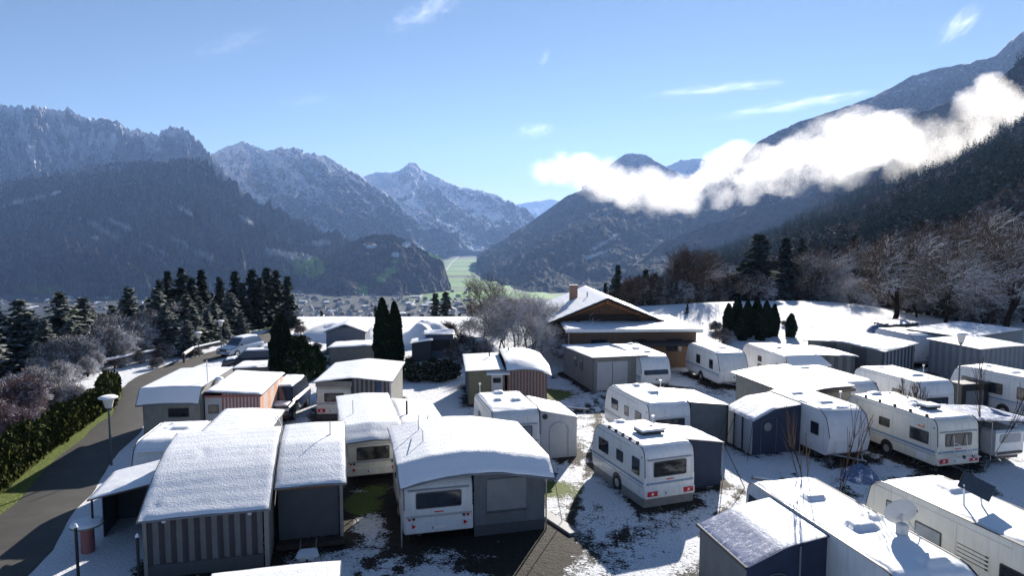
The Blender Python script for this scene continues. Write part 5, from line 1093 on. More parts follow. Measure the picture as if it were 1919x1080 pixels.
wall(T,'front_wall',(2.5,.6),(3.6,.6),0,0,mats=['dgrey_cv'],topf=lambda x,y:f(x,y)-.04); wall(T,'back_wall',(6.5,3.1),(2.5,3.1),0,0,mats=['navy_cv'],topf=lambda x,y:f(x,y)-.04); pole(T,[(3.6,0,0),(3.6,0,2.2),(2.9,0,2.35)],.02)
F=Frame(F.w(3.75,-.1),14)
T=Thing('utility_trailer','small grey white box trailer parked under the black awning at right','trailer',F,.8,1)
T.part('body',MB().box(0,1.75,0,1.9,.42,1.75,bv=.12),'van_grey',smooth=40); T.part('window',MB().panel((.9,0,1.35),(1,0,0),(0,0,1),rrect(1.3,.45,.1),.015),'pale'); T.part('bumper',MB().box(.1,1.65,-.05,.02,.55,.68,bv=.02),'trim')
for xx in (.1,1.65):
    w_=T.part('wheel',MB().tube((xx-.08,1,.28),(xx+.08,1,.28),.28,n=18),'tyre'); T.part('rim',MB().tube((xx-.085,1,.28),(xx+.085,1,.28),.15,n=12),'rim',under=w_)
T.part('chassis',MB().box(.2,1.55,.1,1.8,.3,.43),'trim')
# U23
F=fr(1680,1085,2.6,12)
U23=caravan('big caravan in front right with snow covered roof, satellite dish and blue shadowed nose',F,2.5,-.5,7.3,H=2.62,near='round',far_='blunt',kind='front',paint='van_grey',lw=[(.75,1.6,1.0,.75),(6.55,1.95,1.1,.4)],stripe=None,hat=[(1.25,5.2,.65,.45,.1),(2.0,3.4,.5,.5,.08),(1.25,2.9,.75,.6,.13),(1.6,.55,.75,.5,.12)],seed=231,snow=(-.1,7.1),res=None) if False else caravan('big caravan in front right with snow covered roof, satellite dish and blue shadowed nose',F,2.5,-.5,7.3,H=2.62,near='round',far_='blunt',kind='front',paint='van_grey',lw=[(.75,1.6,1.0,.75),(6.55,1.95,1.1,.4)],stripe=None,hat=[(1.25,5.2,.65,.45,.1),(2.0,3.4,.5,.5,.08),(1.25,2.9,.75,.6,.13),(1.6,.55,.75,.5,.12)],seed=231,snow=(-.1,7.1))
T=U23; n_=14; q=MB(); c0=np.array((2.0,2.15,3.28)); ax=np.array((.25,.80,.30)); ax/=np.linalg.norm(ax); uu=np.cross(ax,(0,0,1.));uu/=np.linalg.norm(uu); ww=np.cross(uu,ax)
rings=[];
for k in range(7):
    r=.46*k/6; rings.append([c0+ax*(r*r*.45)+uu*cos(t)*r+ww*sin(t)*r for t in np.linspace(0,2*pi,28,endpoint=False)])
P=np.array([r_+[r_[0]] for r_ in rings]); q.surf(P,.015,down=tuple(-ax)); 
ds=T.part('satellite_dish',q,'dish',smooth=60); T.part('feed_arm',MB().path([c0-ww*.42+ax*.08,c0-ww*.2+ax*.5],.015).tube(c0-ww*.2+ax*.45,c0-ww*.16+ax*.58,.035),'dish',under=ds)
T.part('dish_mount',MB().box(1.88,2.12,1.98,2.22,2.6,3.02,bv=.04).path([(2.0,2.1,2.7),tuple(c0-ax*.03)],.03).path([(2.35,1.75,2.64),(2.12,2.0,3.1)],.016),'dish',under=ds)
T=Thing('awning','blue canvas tent with streaky snow on its bent roof at the bottom right of centre','awning',F,-1.3,4.3)
f=roof(T,-2.75,.0,2.65,5.75,2.55,[(-2.75,-.72),(-1.35,-.18),(.0,.02)],[(0,0),(1,0)],.03,'blue_cv',.02,232,snowmat='snow_thin',round_=.15,sx=(1.15,.02))
snow_layer(T,-2.72,-1.5,2.68,5.72,f,.012,(),233,'snow_slid',name='eave_snow',jit=.01)
wall(T,'front_wall',(-2.65,2.75),(-.02,2.75),0,0,mats=['navy_cv'],fold=.01,foldlen=1.1,topf=lambda x,y:f(x,y)-.03); wall(T,'side_wall',(-2.65,5.65),(-2.65,2.75),0,0,mats=['grey_cv'],fold=.012,foldlen=.9,topf=lambda x,y:f(x,y)-.03); wall(T,'back_wall',(-.02,5.65),(-2.65,5.65),0,0,mats=['navy_cv'],topf=lambda x,y:f(x,y)-.03)
T.part('eave_tube',MB().tube((-2.72,2.65,1.83),(-2.72,5.75,1.83),.05),'trim'); T.part('corner_strip',MB().box(-.95,-.9,2.7,2.73,0,2.3),'grey_cv2'); T.part('door_arch',MB().path([(-2.2,2.68,.2)]+[(-1.7+.5*cos(t),2.68,1.15+.4*sin(t)) for t in np.linspace(pi,0,10)],.018),'grey_cv')
# U24 motorhome
F=fr(1880,1010,2.75,14)
U24=caravan('grey beige motorhome with solar panel on its snowy roof at the bottom right corner',F,2.5,-1.5,5.45,H=2.78,zb=.4,near='blunt',far_='round',kind='rear',name='motorhome',paint='van_cream',lw=[(2.6,1.75,1.05,.5,'pale'),(4.1,2.05,.6,.35,'pale'),(-.4,1.7,.9,.6)],nw=(1.6,1.4,.6,'glass'),stripe=None,hat=[(1.9,3.4,1.1,.8,.09)],seed=241,snow=(-1.2,4.9),snowx=(.16,.06))
T=U24
T.part('side_vent',MB().box(-.012,.01,3.05,3.2,2.28,2.36),'trim'); 
q=MB()
for k in range(4): q.box(-.014,.005,.5+.0,1.5,1.55+k*.13,1.57+k*.13); q.box(-.02,.005,.42,.52,1.535+k*.13,1.585+k*.13)
T.part('side_grille',q,'frame')
q=MB(); cc=np.array((1.2,2.0,3.45)); U_=np.array((.75,-.5,-.42)); U_/=np.linalg.norm(U_); V_=np.cross(U_,np.array((.45,.75,-.3))); V_/=np.linalg.norm(V_); N_=np.cross(U_,V_)
sp_=T.part('solar_panel',MB().panel(cc,U_,V_,rrect(.95,.5,.02),.04),'solar'); T.part('panel_back',MB().panel(cc,U_,V_,rrect(.85,.42,.02),-.012,base=-.002) if False else MB().panel(cc-N_*.02,U_,V_,rrect(.99,.54,.02),.018),'frame',under=sp_)
T.part('panel_post',MB().tube((.85,2.1,2.78),(.85,2.15,3.5),.03).tube((1.35,1.9,2.78),(1.3,1.95,3.3),.03),'white_pl',under=sp_)
# ================================================================= lodge
F=Frame((3.9,62.3),3)
T=Thing('lodge','brown alpine lodge with big snowy gable roof, brick chimney and flat snowy annex','lodge',F,5,4)
Wd=9.2; ea=3.55; ap=5.45; L=11.5
mb=MB(); mb.add([(0,0,0),(Wd,0,0),(Wd,L,0),(0,L,0),(0,0,ea),(Wd,0,ea),(Wd,L,ea),(0,L,ea)],[(0,1,5,4),(1,2,6,5),(2,3,7,6),(3,0,4,7),(4,5,6,7)]); T.part('wall',mb,'plaster')
for y_,s_ in ((.3,1),(L-.02,-1)):
    P=[(.1,y_,ea),(Wd-.1,y_,ea),(Wd/2,y_,ap-.12)]; g0=T.part('gable_boards',MB().add(P,[(0,1,2) if s_>0 else (2,1,0)]),'wood'); gb=g0 if s_>0 else gb
q=MB()
for k in range(1,16):
    x=Wd*k/16; h=ea+(ap-.2-ea)*(1-abs(x-Wd/2)/(Wd/2)); q.box(x-.015,x+.015,.27,.295,ea,h)
T.part('board_joint',q,'wood_d',under=gb)
T.part('balcony_front',MB().box(1.5,7.7,-.05,.25,3.3,3.95).box(1.5,7.7,-.12,-.05,3.85,3.93),'wood_d')
ov=.75; sl=(ap-ea)/(Wd/2)
def slab(sx,t0,t1,m,name,inset=0.,under=None):
    xe=(-ov+inset) if sx<0 else Wd+ov-inset; ze=ea-sl*(ov-inset); y0_,y1_=-1.1+inset,L+.6-inset
    P=[]
    for zt in (t0,t1): P+=[(xe,y0_,ze+zt),(Wd/2,y0_,ap+zt),(Wd/2,y1_,ap+zt),(xe,y1_,ze+zt)]
    f=[(3,2,1,0),(4,5,6,7),(0,1,5,4),(1,2,6,5),(2,3,7,6),(3,0,4,7)]
    if sx>0: f=[t[::-1] for t in f]
    return T.part(name,MB().add(P,f),m,under=under)
for sx in (-1,1):
    r_=slab(sx,0,.12,'wood_d','roof')
    ax_=np.linspace(-1.05,L+.55,60)
    xs=np.linspace(-ov+.04,Wd/2,18) if sx<0 else np.linspace(Wd/2,Wd+ov-.04,18)
    Xg,Yg=np.meshgrid(xs,ax_,indexing='ij'); Zg=ap-sl*np.abs(Xg-Wd/2)+.17+.025*np.abs(np.sin(Yg*pi/.62))+.018*np.sin(Xg*8)
    T.part('roof_snow',MB().surf(np.stack([Xg,Yg,Zg],-1),.05),'snow',smooth=60,under=r_)
    xa,xb=(-ov,Wd/2) if sx<0 else (Wd+ov,Wd/2)
    T.part('barge_board',MB().tube((xa,-1.12,ea-sl*ov+.05),(xb,-1.12,ap+.05),.10,n=4),'wood_d',under=r_)
    for fr_ in (.25,.6):
        xm=Wd/2+sx*Wd/2*fr_; T.part('rafter',MB().tube((xm,-1.05,ap-sl*Wd/2*fr_-.12),(xm,.3,ap-sl*Wd/2*fr_-.12),.09,n=4),'wood_o',under=r_)
T.part('collar_beam',MB().box(Wd/2-.12,Wd/2+.12,-1.05,.3,ap-.35,ap-.12).add([(.6,-.1,3.62),(.9,-.1,3.62),(Wd/2,-.1,ap-.45),(Wd/2,-.1,ap-.15),(.6,.0,3.62),(.9,.0,3.62),(Wd/2,.0,ap-.45),(Wd/2,0,ap-.15)],[(0,1,2,3),(7,6,5,4),(0,3,7,4),(1,5,6,2)]).add([(8.6,-.1,3.62),(8.3,-.1,3.62),(Wd/2,-.1,ap-.45),(Wd/2,-.1,ap-.15),(8.6,.0,3.62),(8.3,.0,3.62),(Wd/2,.0,ap-.45),(Wd/2,0,ap-.15)],[(3,2,1,0),(4,5,6,7),(4,7,3,0),(2,6,5,1)]),'wood_o')
ch=T.part('chimney',MB().box(2.2,2.95,6.2,6.85,3.9,6.1),'brick'); T.part('chimney_cap',MB().box(2.14,3.01,6.14,6.91,6.1,6.18),'roof_d',under=ch)
T.part('flue',MB().tube((3.6,4.2,4.8),(3.6,4.2,5.7),.07),'metal')
an=T.part('annex',MB().box(.7,11.5,-4.6,-.003,0,3.05).box(9.203,11.5,-.003,4,0,3.05),'plaster')
T.part('annex_roof',MB().box(.3,11.9,-5.1,.29,3.05,3.3).box(9.95,11.9,.29,4.4,3.05,3.3),'wood_d',under=an)
snow_layer(T,.32,11.88,-5.08,.25,lambda X_,Y_:3.3+0*X_,.1,(),301,res=.25); snow_layer(T,9.98,11.88,.28,4.38,lambda X_,Y_:3.3+0*X_,.1,(),302,res=.25)
T.part('fascia',MB().box(.28,11.92,-5.14,-5.1,3.12,3.36),'white_pl',under=an)
for xx,ww in ((3.2,1.4),(6.6,1.2),(9.6,1.4)): window(T,'near',(xx,-4.6,1.9),ww,1.1,r=.02,mull=1)
for yy in (2.0,5.5,9): window(T,'left',(0,yy,2.0),1.1,1.2,r=.02,mull=1)
window(T,'left',(.7,-2.6,1.8),.9,1.5,r=.02)
T.part('drain_pipe',MB().tube((.62,-4.65,0),(.62,-4.65,3.05),.05),'metal')
T.part('terrace_canopy',MB().box(6.5,11.3,-7.2,-4.7,2.25,2.33),'wood_d'); T.part('canopy_post',MB().box(11.05,11.17,-7.1,-6.98,0,2.25).box(6.6,6.72,-7.1,-6.98,0,2.25),'white_pl')
pole(T,[(3.3,-1.2,4.35),(2.9,-1.6,4.05)],.02)
T.part('roof_aerial',MB().path([(2.9,-3.2,3.3),(2.9,-3.2,4.1)],.02).path([(2.3,-3.2,3.6),(3.6,-3.0,3.95)],.015).path([(2.6,-3.0,4.0),(3.2,-3.4,3.55)],.015),'metal')
# ================================================================= back cabins
def cabin(label,px,py,rot,W,L,h0,h1,m,seed,flat=False):
    F=fr(px,py,0,rot); T=Thing('cabin',label,'cabin',F,W/2,L/2)
    fx=[(-.2,0),(W/2,h1-h0),(W+.2,0)] if not flat else [(-.2,0),(W+.2,h1-h0)]
    f=roof(T,-.2,W+.2,-.25,L+.25,h0,fx,[(0,0),(1,0)],.06,'roof_d',.07,seed,snowmat='snow',round_=.05,res=.2)
    for nm,a,b_ in (('front_wall',(0,0),(W,0)),('side_wall',(0,L),(0,0)),('right_wall',(W,0),(W,L)),('back_wall',(W,L),(0,L))): wall(T,nm,a,b_,-.2,0,mats=[m],topf=lambda x,y:f(x,y)-.06)
    return T
T=cabin('blue grey hut with pitched dark roof left of the thuja pair, among the back cabins',612,664,4,3.6,3.5,2.1,2.8,'str_bl',401)
T=cabin('low wide snow roofed hut in front of the blue grey hut',618,684,3,3.9,2.6,1.5,1.7,'grey_bd',402,True)
T=cabin('small dark blue hut with snowy roof and open front right of the thuja pair',772,677,4,1.7,2.4,1.6,1.9,'dgrey_cv',403,True)
T=cabin('dark blue kiosk with thick snowy roof slab right of the small dark hut',798,672,6,2.5,2.5,2.2,2.2,'str_bl',404,True); T.part('opening',MB().box(.3,2.2,-.02,.02,.7,1.7),'trim'); 
T=cabin('low snow roofed shelter between the kiosk and the olive shed',852,668,4,2.8,2.6,1.2,1.3,'grey_bd',405,True)
T=cabin('low snow roofed store hut between the striped tent at left and the thuja',440,714,5,3.2,2.6,1.0,1.1,'grey_bd',406,True)
T=cabin('tiny snowy hut left of the frosted thuja',497,688,6,2.6,2.4,1.6,1.9,'grey_bd',407)
T=cabin('snowy shed behind the dark snowy mound next to the big bare tree',1668,633,10,3.4,2.6,1.4,1.6,'dgrey_cv',408,True)
# ================================================================= vehicles
def car(label,px,py,rot,paint,group=None,L=4.3,W=1.78,H=1.55,style='suv',snow=True,name='parked_car'):
    """nose towards -y; lofted body, glasshouse, wheels"""
    F=fr(px,py,0,rot); T=Thing(name,label,'car' if name=='parked_car' else 'pickup truck',F,0,0)
    hw=W/2
    if style=='suv': sec=[(-L/2,.35,.55,.9),(-L/2+.08,.28,.82,.96),(-L/2+.9,.25,.95,1.),(-L/2+1.2,.25,1.0,1.),(L/2-.5,.25,1.02,1.),(L/2-.1,.3,.98,.97),(L/2,.4,.85,.9)]
    else: sec=[(-L/2,.4,.75,.9),(-L/2+.1,.35,1.05,.96),(-L/2+1.0,.33,1.15,1.),(-L/2+1.3,.33,1.2,1.),(L/2-.1,.35,1.2,1.),(L/2,.45,1.1,.95)]
    P=[]
    for (y,z0,z1,k) in sec:
        w=hw*k; P.append([(-w*.9,y,z0),(-w,y,z0+.12),(-w,y,z1-.12),(-w*.9,y,z1),(w*.9,y,z1),(w,y,z1-.12),(w,y,z0+.12),(w*.9,y,z0),(-w*.9,y,z0)])
    mb=MB().surf(np.array(P)); n=9; k=len(P)
    mb.f.append(tuple(range(8))); mb.m.append(0); mb.f.append(tuple((k-1)*n+i for i in range(7,-1,-1))); mb.m.append(0)
    T.part('body',mb,paint,smooth=35)
    if style=='suv': g=[(-L/2+1.1,1.0,0,.86),(-L/2+1.75,1.0,H-1.,.74),(L/2-.6,1.0,H-1.02,.74),(L/2-.12,1.0,0,.84)]
    else: g=[(-L/2+1.1,1.18,0,.86),(-L/2+1.55,1.18,H-1.18,.76),(L/2-.25,1.18,H-1.18,.78),(L/2-.1,1.18,0,.88)]
    a,b_,c,d=g; V=[]
    for (y,z,dz,kk) in g: V+=[(-hw*kk,y,z+dz),(hw*kk,y,z+dz)]
    cb=T.part('cabin_body',MB().add([V[0],V[1],V[3],V[2],V[4],V[5],V[7],V[6]],[(0,1,2,3),(3,2,5,4),(4,5,6,7),(0,3,4,7),(1,6,5,2)]),paint)
    def quad(p,ins,off):
        p=np.array(p,float); c_=p.mean(0); q=c_+(p-c_)*ins; n_=np.cross(q[1]-q[0],q[3]-q[0]); n_/=np.linalg.norm(n_); return [tuple(v+n_*off) for v in q]
    T.part('windscreen',MB().add(quad([V[0],V[1],V[3],V[2]],.86,.012),[(0,1,2,3)]),'screen',under=cb)
    T.part('side_window',MB().add(quad([V[0],V[2],V[4],V[6]],.8,-.012),[(0,1,2,3)]),'glass',under=cb); T.part('side_window',MB().add(quad([V[1],V[7],V[5],V[3]],.8,-.012),[(0,1,2,3)]),'glass',under=cb)
    for yy in (-L/2+.82,L/2-.82):
        for s in (-1,1):
            w_=T.part('wheel',MB().tube((s*(hw-.2),yy,.33),(s*(hw+.01),yy,.33),.33,n=20),'tyre',smooth=40); T.part('rim',MB().tube((s*(hw+.01),yy,.33),(s*(hw+.02),yy,.33),.2,n=12),'rim',under=w_)
    zf=.68 if style=='suv' else .85
    for s in (-1,1): T.part('headlight',MB().box(s*hw*.7-.2,s*hw*.7+.2,-L/2-.02,-L/2+.12,zf-.07,zf+.08,bv=.03),'white_pl'); T.part('tail_light',MB().box(s*hw*.8-.08,s*hw*.8+.08,L/2-.06,L/2+.02,.75,.95,bv=.02),'red'); T.part('mirror',MB().box(s*(hw+.08)-.09,s*(hw+.08)+.09,-L/2+1.3,-L/2+1.42,1.0,1.16,bv=.03),'trim')
    T.part('grille',MB().box(-hw*.45,hw*.45,-L/2-.015,-L/2+.06,zf-.1,zf+.08),'trim'); T.part('bumper',MB().box(-hw*.9,hw*.9,-L/2-.07,-L/2+.2,.3,.52,bv=.04),'trim' if style!='suv' else paint); T.part('number_plate',MB().box(-.26,.26,-L/2-.09,-L/2-.07,.36,.47),'plate')
    if snow:
        za=float(b_[1]+b_[2]); snow_layer(T,-hw*.74,hw*.74,b_[0],c[0],lambda X_,Y_:za+0*X_,.09,(),500)
        z2=sec[2][2]; snow_layer(T,-hw*.85,hw*.85,-L/2+.15,-L/2+1.05,lambda X_,Y_:np.interp(Y_,[s_[0] for s_ in sec],[s_[2] for s_ in sec]),.05,(),501,name='bonnet_snow')
    return T
car('dark pickup with snow covered cab and bonnet parked beside the frosted thuja',537,775,2,'cardark',L=5.0,W=1.9,H=1.95,style='pickup',name='pickup_truck')
car('pale blue car with snowy roof parked where the road bends away at left',452,664,-24,'carblue',H=1.6)
car('dark car under snow in front of the pale blue one, left of the small hut',470,690,-75,'cardark')
car('snow covered white car parked behind the dark car, left of the frosted thuja',507,683,-70,'carwhite')
# ================================================================= street furniture
def lamp(label,x,y,h,group='round top lamp posts',k=1.):
    F=Frame((x,y),0,float(HH(x,y))); T=Thing('street_lamp',label,'lamp post',F,0,0,group)
    T.part('pole',MB().tube((0,0,-.1),(0,0,h-.55),.055*k,.045*k,10),'pole_g'); T.part('collar',MB().tube((0,0,h-.62),(0,0,h-.5),.09*k,.12*k,12),'pole_g')
    T.part('lamp_glass',MB().tube((0,0,h-.5),(0,0,h-.02),.15*k,.25*k,16),'lamp_glass',smooth=40); c=T.part('lamp_cap',MB().tube((0,0,h-.02),(0,0,h+.02),.40*k,.40*k,20),'white_pl'); T.part('cap_snow',MB().tube((0,0,h+.02),(0,0,h+.09),.39*k,.28*k,20),'snow',smooth=60,under=c)
x,y=at(209,872); lamp('lamp post with flat snowy cap standing by the near road at left',x,y,float(far(205,745,y)[2]),k=1.1)
x,y=at(1793,785); lamp('lamp post with cup shaped head in front of the long caravan at right',x,y,float(far(1793,626,y)[2]))
x,y=at(373,668); lamp('small distant lamp post beside the snowy rail fence',x,y,float(far(373,624,y)[2]),k=.9)
x,y=at(415,655); lamp('farther small lamp post next to the pale blue car',x,y,float(far(415,602,y)[2]),k=.9)
x,y=at(971,672); lamp('slim lamp post in front of the frosted trees left of the lodge',x,y,float(far(971,592,y)[2]),k=.9)
def rail(pts,label):
    x0,y0=pts[0]; T=Thing('rail_fence',label,'rail fence',Frame((x0,y0),0,0),0,0); P=[(x-x0,y-y0,float(HH(x,y))) for x,y in pts]
    for a,b_ in zip(P,P[1:]):
        n=max(1,int(math.dist(a,b_)/2.2))
        for k in range(n):
            p=[a[i]+(b_[i]-a[i])*k/n for i in range(3)]; T.part('post',MB().tube((p[0],p[1],p[2]-.3),(p[0],p[1],p[2]+.85),.08,n=7),'wood_d')
        A=np.array(a)+(0,0,.75); B=np.array(b_)+(0,0,.75); T.part('rail',MB().tube(A,B,.11,n=7),'wood'); T.part('rail_snow',MB().tube(A+(0,0,.10),B+(0,0,.10),.12,n=8),'snow',smooth=60)
rail([at(*p) for p in [(95,715),(160,700),(215,690),(270,678),(325,667)]],'long wooden rail fence with snow on top along the upper road at left')
rail([at(*p) for p in [(345,681),(362,669),(412,657)]],'short wooden rail fence with snow on top near the small lamp posts')
for (px,py,pt,lb) in ((147,1085,985,'black post with snowy cap left of the barrel'),(261,1092,1003,'black post with snowy cap before the striped tent')):
    x,y=at(px,py); h=float(far(px,pt,y)[2]); T=Thing('marker_post',lb,'post',Frame((x,y),0),0,0,'black snow capped posts at front left'); T.part('shaft',MB().tube((0,0,-.1),(0,0,h-.08),.05,n=8),'trim'); T.part('cap_snow',MB().tube((0,0,h-.08),(0,0,h+.04),.075,.03,8),'snow',smooth=60)
x,y=at(165,1035); T=Thing('barrel_table','faded red barrel carrying a round snow covered top at front left','barrel',Frame((x,y),0),0,0)
T.part('barrel',MB().tube((0,0,0),(0,0,1.0),.22,.22,16),'tankred',smooth=40); T.part('table_top',MB().tube((0,0,1.0),(0,0,1.06),.55,.55,22),'grey_bd'); T.part('top_snow',MB().tube((0,0,1.06),(0,0,1.15),.54,.48,22),'snow',smooth=50)
# stone or concrete slab, boards, snow covered tarpaulin in front of the wrapped caravan
def heap(name,label,cat,px,py,r,h,m,seed,sx=1.,group=None):
    x,y=at(px,py); T=Thing(name,label,cat,Frame((x,y),seed*20),0,0,group); t=np.linspace(0,1,9); a=np.linspace(0,2*pi,25); Tt,Aa=np.meshgrid(t,a,indexing='ij')
    rr_=r*Tt*(1+.35*(vn(np.cos(Aa)*1.5+seed,np.sin(Aa)*1.5,seed)-.5)); zz=h*(1-Tt**2.2)*(.7+.6*vn(np.cos(Aa)*Tt*3+seed,np.sin(Aa)*Tt*3,seed+3))-.03
    T.part('tarpaulin' if 'tarp' in name else 'snow_mass',MB().surf(np.stack([rr_*np.cos(Aa)*sx,rr_*np.sin(Aa),zz],-1)[:, ::-1]),m,smooth=70)
heap('tarp_cover','crumpled snowy tarpaulin over the drawbar of the wrapped caravan','tarpaulin',1610,895,.9,.55,'snow_patchy',3,1.2)
heap('snow_mound','dark hump with snow crust beside the big bare tree','snow mound',1648,632,1.6,1.3,'snow_patchy',5)
heap('snow_pile','bluish snow covered heap behind the kiosk','snow heap',800,640,3.2,1.9,'snow',6,1.2); heap('snow_pile','low snow covered heap left of the thuja pair behind the blue grey hut','snow heap',655,632,4.0,1.5,'snow',7,1.5)
T=Thing('stone_slab','lit concrete kerb slab on the ground between the grey annex and the central caravan','slab',fr(1035,975,0,30),0,0); T.part('slab',MB().box(-.25,.25,-1.6,1.3,-.05,.10,bv=.02),'skirt'); 
for i,(px,py,rz,l,lb) in enumerate([(1060,765,-20,3.2,'long board with snow lying before the grey garden shed'),(1455,905,-30,2.2,'snowy plank on the trampled snow by the blue tent')]):
    T=Thing('timber_board',lb,'board',fr(px,py,0,rz),0,0); T.part('board',MB().box(-l/2,l/2,-.12,.12,0,.08,bv=.01),'grey_bd'); snow_layer(T,-l/2+.05,l/2-.05,-.11,.11,lambda X_,Y_:.08+0*X_,.03,(),i,res=.07,edge=.05,jit=.01)
SAP=[bare_mesh(41,4.2,spread=.3,levels=2,stems=2,r0=.016,twig='twig_brown',up=.8),bare_mesh(42,2.6,spread=.6,levels=3,stems=3,r0=.016,twig='twig_brown',up=.4)]
tree_px('sapling','thin reddish leafless sapling in front of the wrapped caravan','sapling',SAP[0],4.2,1545,735,25.5,base_z=0,wide=.6)
tree_px('sapling','thin leafless sapling in front of the long grey white caravan at right','sapling',SAP[0],4.2,1868,660,33,base_z=0,rz=2,wide=.6)
tree_px('sapling','small leafless shrub rising between the snow drift caravan and the emblem caravan','sapling',SAP[1],2.6,1722,698,37.8,base_z=0,rz=1,wide=.35)
# ================================================================= village in the valley
def house_mesh(w,l,h,rh,rm,wm):
    mb=MB(); mb.box(-w/2,w/2,-l/2,l/2,-2,h,0); o=w/2+.7; e=h-.3
    mb.add([(-w/2,-l/2,h),(w/2,-l/2,h),(0,-l/2,h+rh),(-w/2,l/2,h),(w/2,l/2,h),(0,l/2,h+rh)],[(0,1,2),(5,4,3)],0)
    mb.add([(-o,-l/2-.6,e),(0,-l/2-.6,h+rh+.3),(0,l/2+.6,h+rh+.3),(-o,l/2+.6,e)],[(3,2,1,0)],1); mb.add([(o,-l/2-.6,e),(0,-l/2-.6,h+rh+.3),(0,l/2+.6,h+rh+.3),(o,l/2+.6,e)],[(0,1,2,3)],1)
    for x in (-w*.25,w*.25): mb.box(x-.6,x+.6,-l/2-.06,-l/2+.01,h*.35,h*.35+1.4,2)
    ob=mb.build('village_house',[wm,rm,'glass']); me=ob.data; bpy.data.objects.remove(ob); return me
M['roof_br']=simple('brown_tile_roof',(.12,.07,.05),.8); M['roof_g']=simple('grey_tile_roof',(.16,.16,.17),.8)
HM=[house_mesh(10,12,6,3.2,'roof_br','plaster_w'),house_mesh(12,15,8,3.5,'roof_g','plaster_w'),house_mesh(11,11,5.5,3,'roof_g','plaster'),house_mesh(18,26,7,1.2,'snow','plaster_w')]
g_=np.random.default_rng(9); cnt=0; done=[]
while cnt<250:
    px=g_.uniform(545,880) if g_.random()<.8 else g_.uniform(-40,300); py=g_.uniform(556,598) if g_.random()<.85 else g_.uniform(540,560)
    if px<300: py=g_.uniform(548,580)
    d=250*FP/(py-430)*.99
    if not(1900<d<3000): continue
    x=(px-959.5)/FP*d; z=float(HH(x,d))
    if any((x-a)**2+(d-b_)**2<24**2 for a,b_ in done): continue
    k=int(g_.choice(4,p=[.35,.3,.25,.1])); o=bpy.data.objects.new('village_house',HM[k]); COL.objects.link(o); o.location=(x,d,z); o.rotation_euler=(0,0,g_.uniform(0,pi)); 
    tag(o,['small pale house with brown roof in the far valley village','tall pale house with grey roof in the far valley village','beige house with grey roof in the far valley village','large snow roofed hall in the far valley village'][k],'house','village houses %s'%['with brown roofs','tall with grey roofs','beige with grey roofs','halls with snowy roofs'][k]); done.append((x,d)); cnt+=1
# bare soil along walls and caravans, also standing in for the dark shade there
near_=(np.hypot(x_g:=GX,y_g:=GY)<75)&(GY>5)
dd=np.full(near_.sum(),1e9); qx=GX[near_]; qy=GY[near_]
for a_,b_ in FOOT: dd=np.minimum(dd,seg_dist(qx,qy,[a_,b_]))
ca_=GROUND.data.color_attributes['cov']; buf=np.empty(len(GX)*4,np.float32); ca_.data.foreach_get('color',buf); buf=buf.reshape(-1,4)
bare_shade=np.zeros(len(GX)); bare_shade[near_]=np.exp(-(dd/.6)**2); buf[:,0]=np.clip(buf[:,0]-.34*bare_shade,0,1); buf[:,1]=np.clip(buf[:,1]-.35*bare_shade,0,1); ca_.data.foreach_set('color',buf.ravel())
# ================================================================= clouds (real volumes on the mountain side)
def ico(mb,c,r,sc_=(1,1,1),n=10):
    th=np.linspace(0,pi,n); ph=np.linspace(0,2*pi,2*n,endpoint=False); T_,P_=np.meshgrid(th,ph,indexing='ij')
    V=np.stack([c[0]+r*sc_[0]*np.sin(T_)*np.cos(P_),c[1]+r*sc_[1]*np.sin(T_)*np.sin(P_),c[2]+r*sc_[2]*np.cos(T_)],-1).reshape(-1,3)
    fs=[]
    m_=2*n
    for i in range(n-1):
        for j in range(m_): fs.append((i*m_+j,(i+1)*m_+j,(i+1)*m_+(j+1)%m_,i*m_+(j+1)%m_))
    mb.add(V.tolist(),fs)
def vol_mat(name,dens,scale,thr,soft,aniso=.55,col=(1,1,1),stretch=(1,1,1),grid=True,rough=.62):
    m=bpy.data.materials.new(name); m.use_nodes=True; nt=m.node_tree; nt.nodes.clear()
    out=nd(nt,'ShaderNodeOutputMaterial'); pv=nd(nt,'ShaderNodeVolumePrincipled'); lk(nt,pv,0,out,'Volume')
    pv.inputs['Color'].default_value=(*col,1); pv.inputs['Anisotropy'].default_value=aniso
    tc=nd(nt,'ShaderNodeTexCoord'); mp=nd(nt,'ShaderNodeMapping'); mp.inputs['Scale'].default_value=stretch; nt.links.new(tc.outputs['Object'],mp.inputs[0])
    n=noise(nt,scale,5,rough,vec=mp.outputs[0])
    if grid:
        at_n=nd(nt,'ShaderNodeAttribute',attribute_name='density'); pv.inputs['Density Attribute'].default_value=''
        # eat into the soft rim of the grid with noise
        f=math_(nt,'SUBTRACT',math_(nt,'ADD',math_(nt,'MULTIPLY',at_n.outputs['Fac'],1.0),math_(nt,'MULTIPLY',n.outputs[0],3.3)),thr)
        f=math_(nt,'DIVIDE',f,soft,True); f=math_(nt,'MULTIPLY',f,math_(nt,'GREATER_THAN',at_n.outputs['Fac'],.001))
    else:
        gr_=nd(nt,'ShaderNodeVectorMath',operation='LENGTH'); nt.links.new(tc.outputs['Object'],gr_.inputs[0])
        e=math_(nt,'SUBTRACT',1.,gr_.outputs['Value'],True)
        f=math_(nt,'ADD',math_(nt,'MULTIPLY',e,.45),math_(nt,'MULTIPLY',math_(nt,'SUBTRACT',n.outputs[0],thr),2.6)); f=math_(nt,'MULTIPLY',math_(nt,'DIVIDE',f,soft,True),math_(nt,'MULTIPLY',e,2.5,True))
    nt.links.new(math_(nt,'MULTIPLY',f,dens),pv.inputs['Density']); return m
M['cloud_near']=vol_mat('near_cloud_vapour',.020,.010,1.45,2.1,.6,rough=.7)
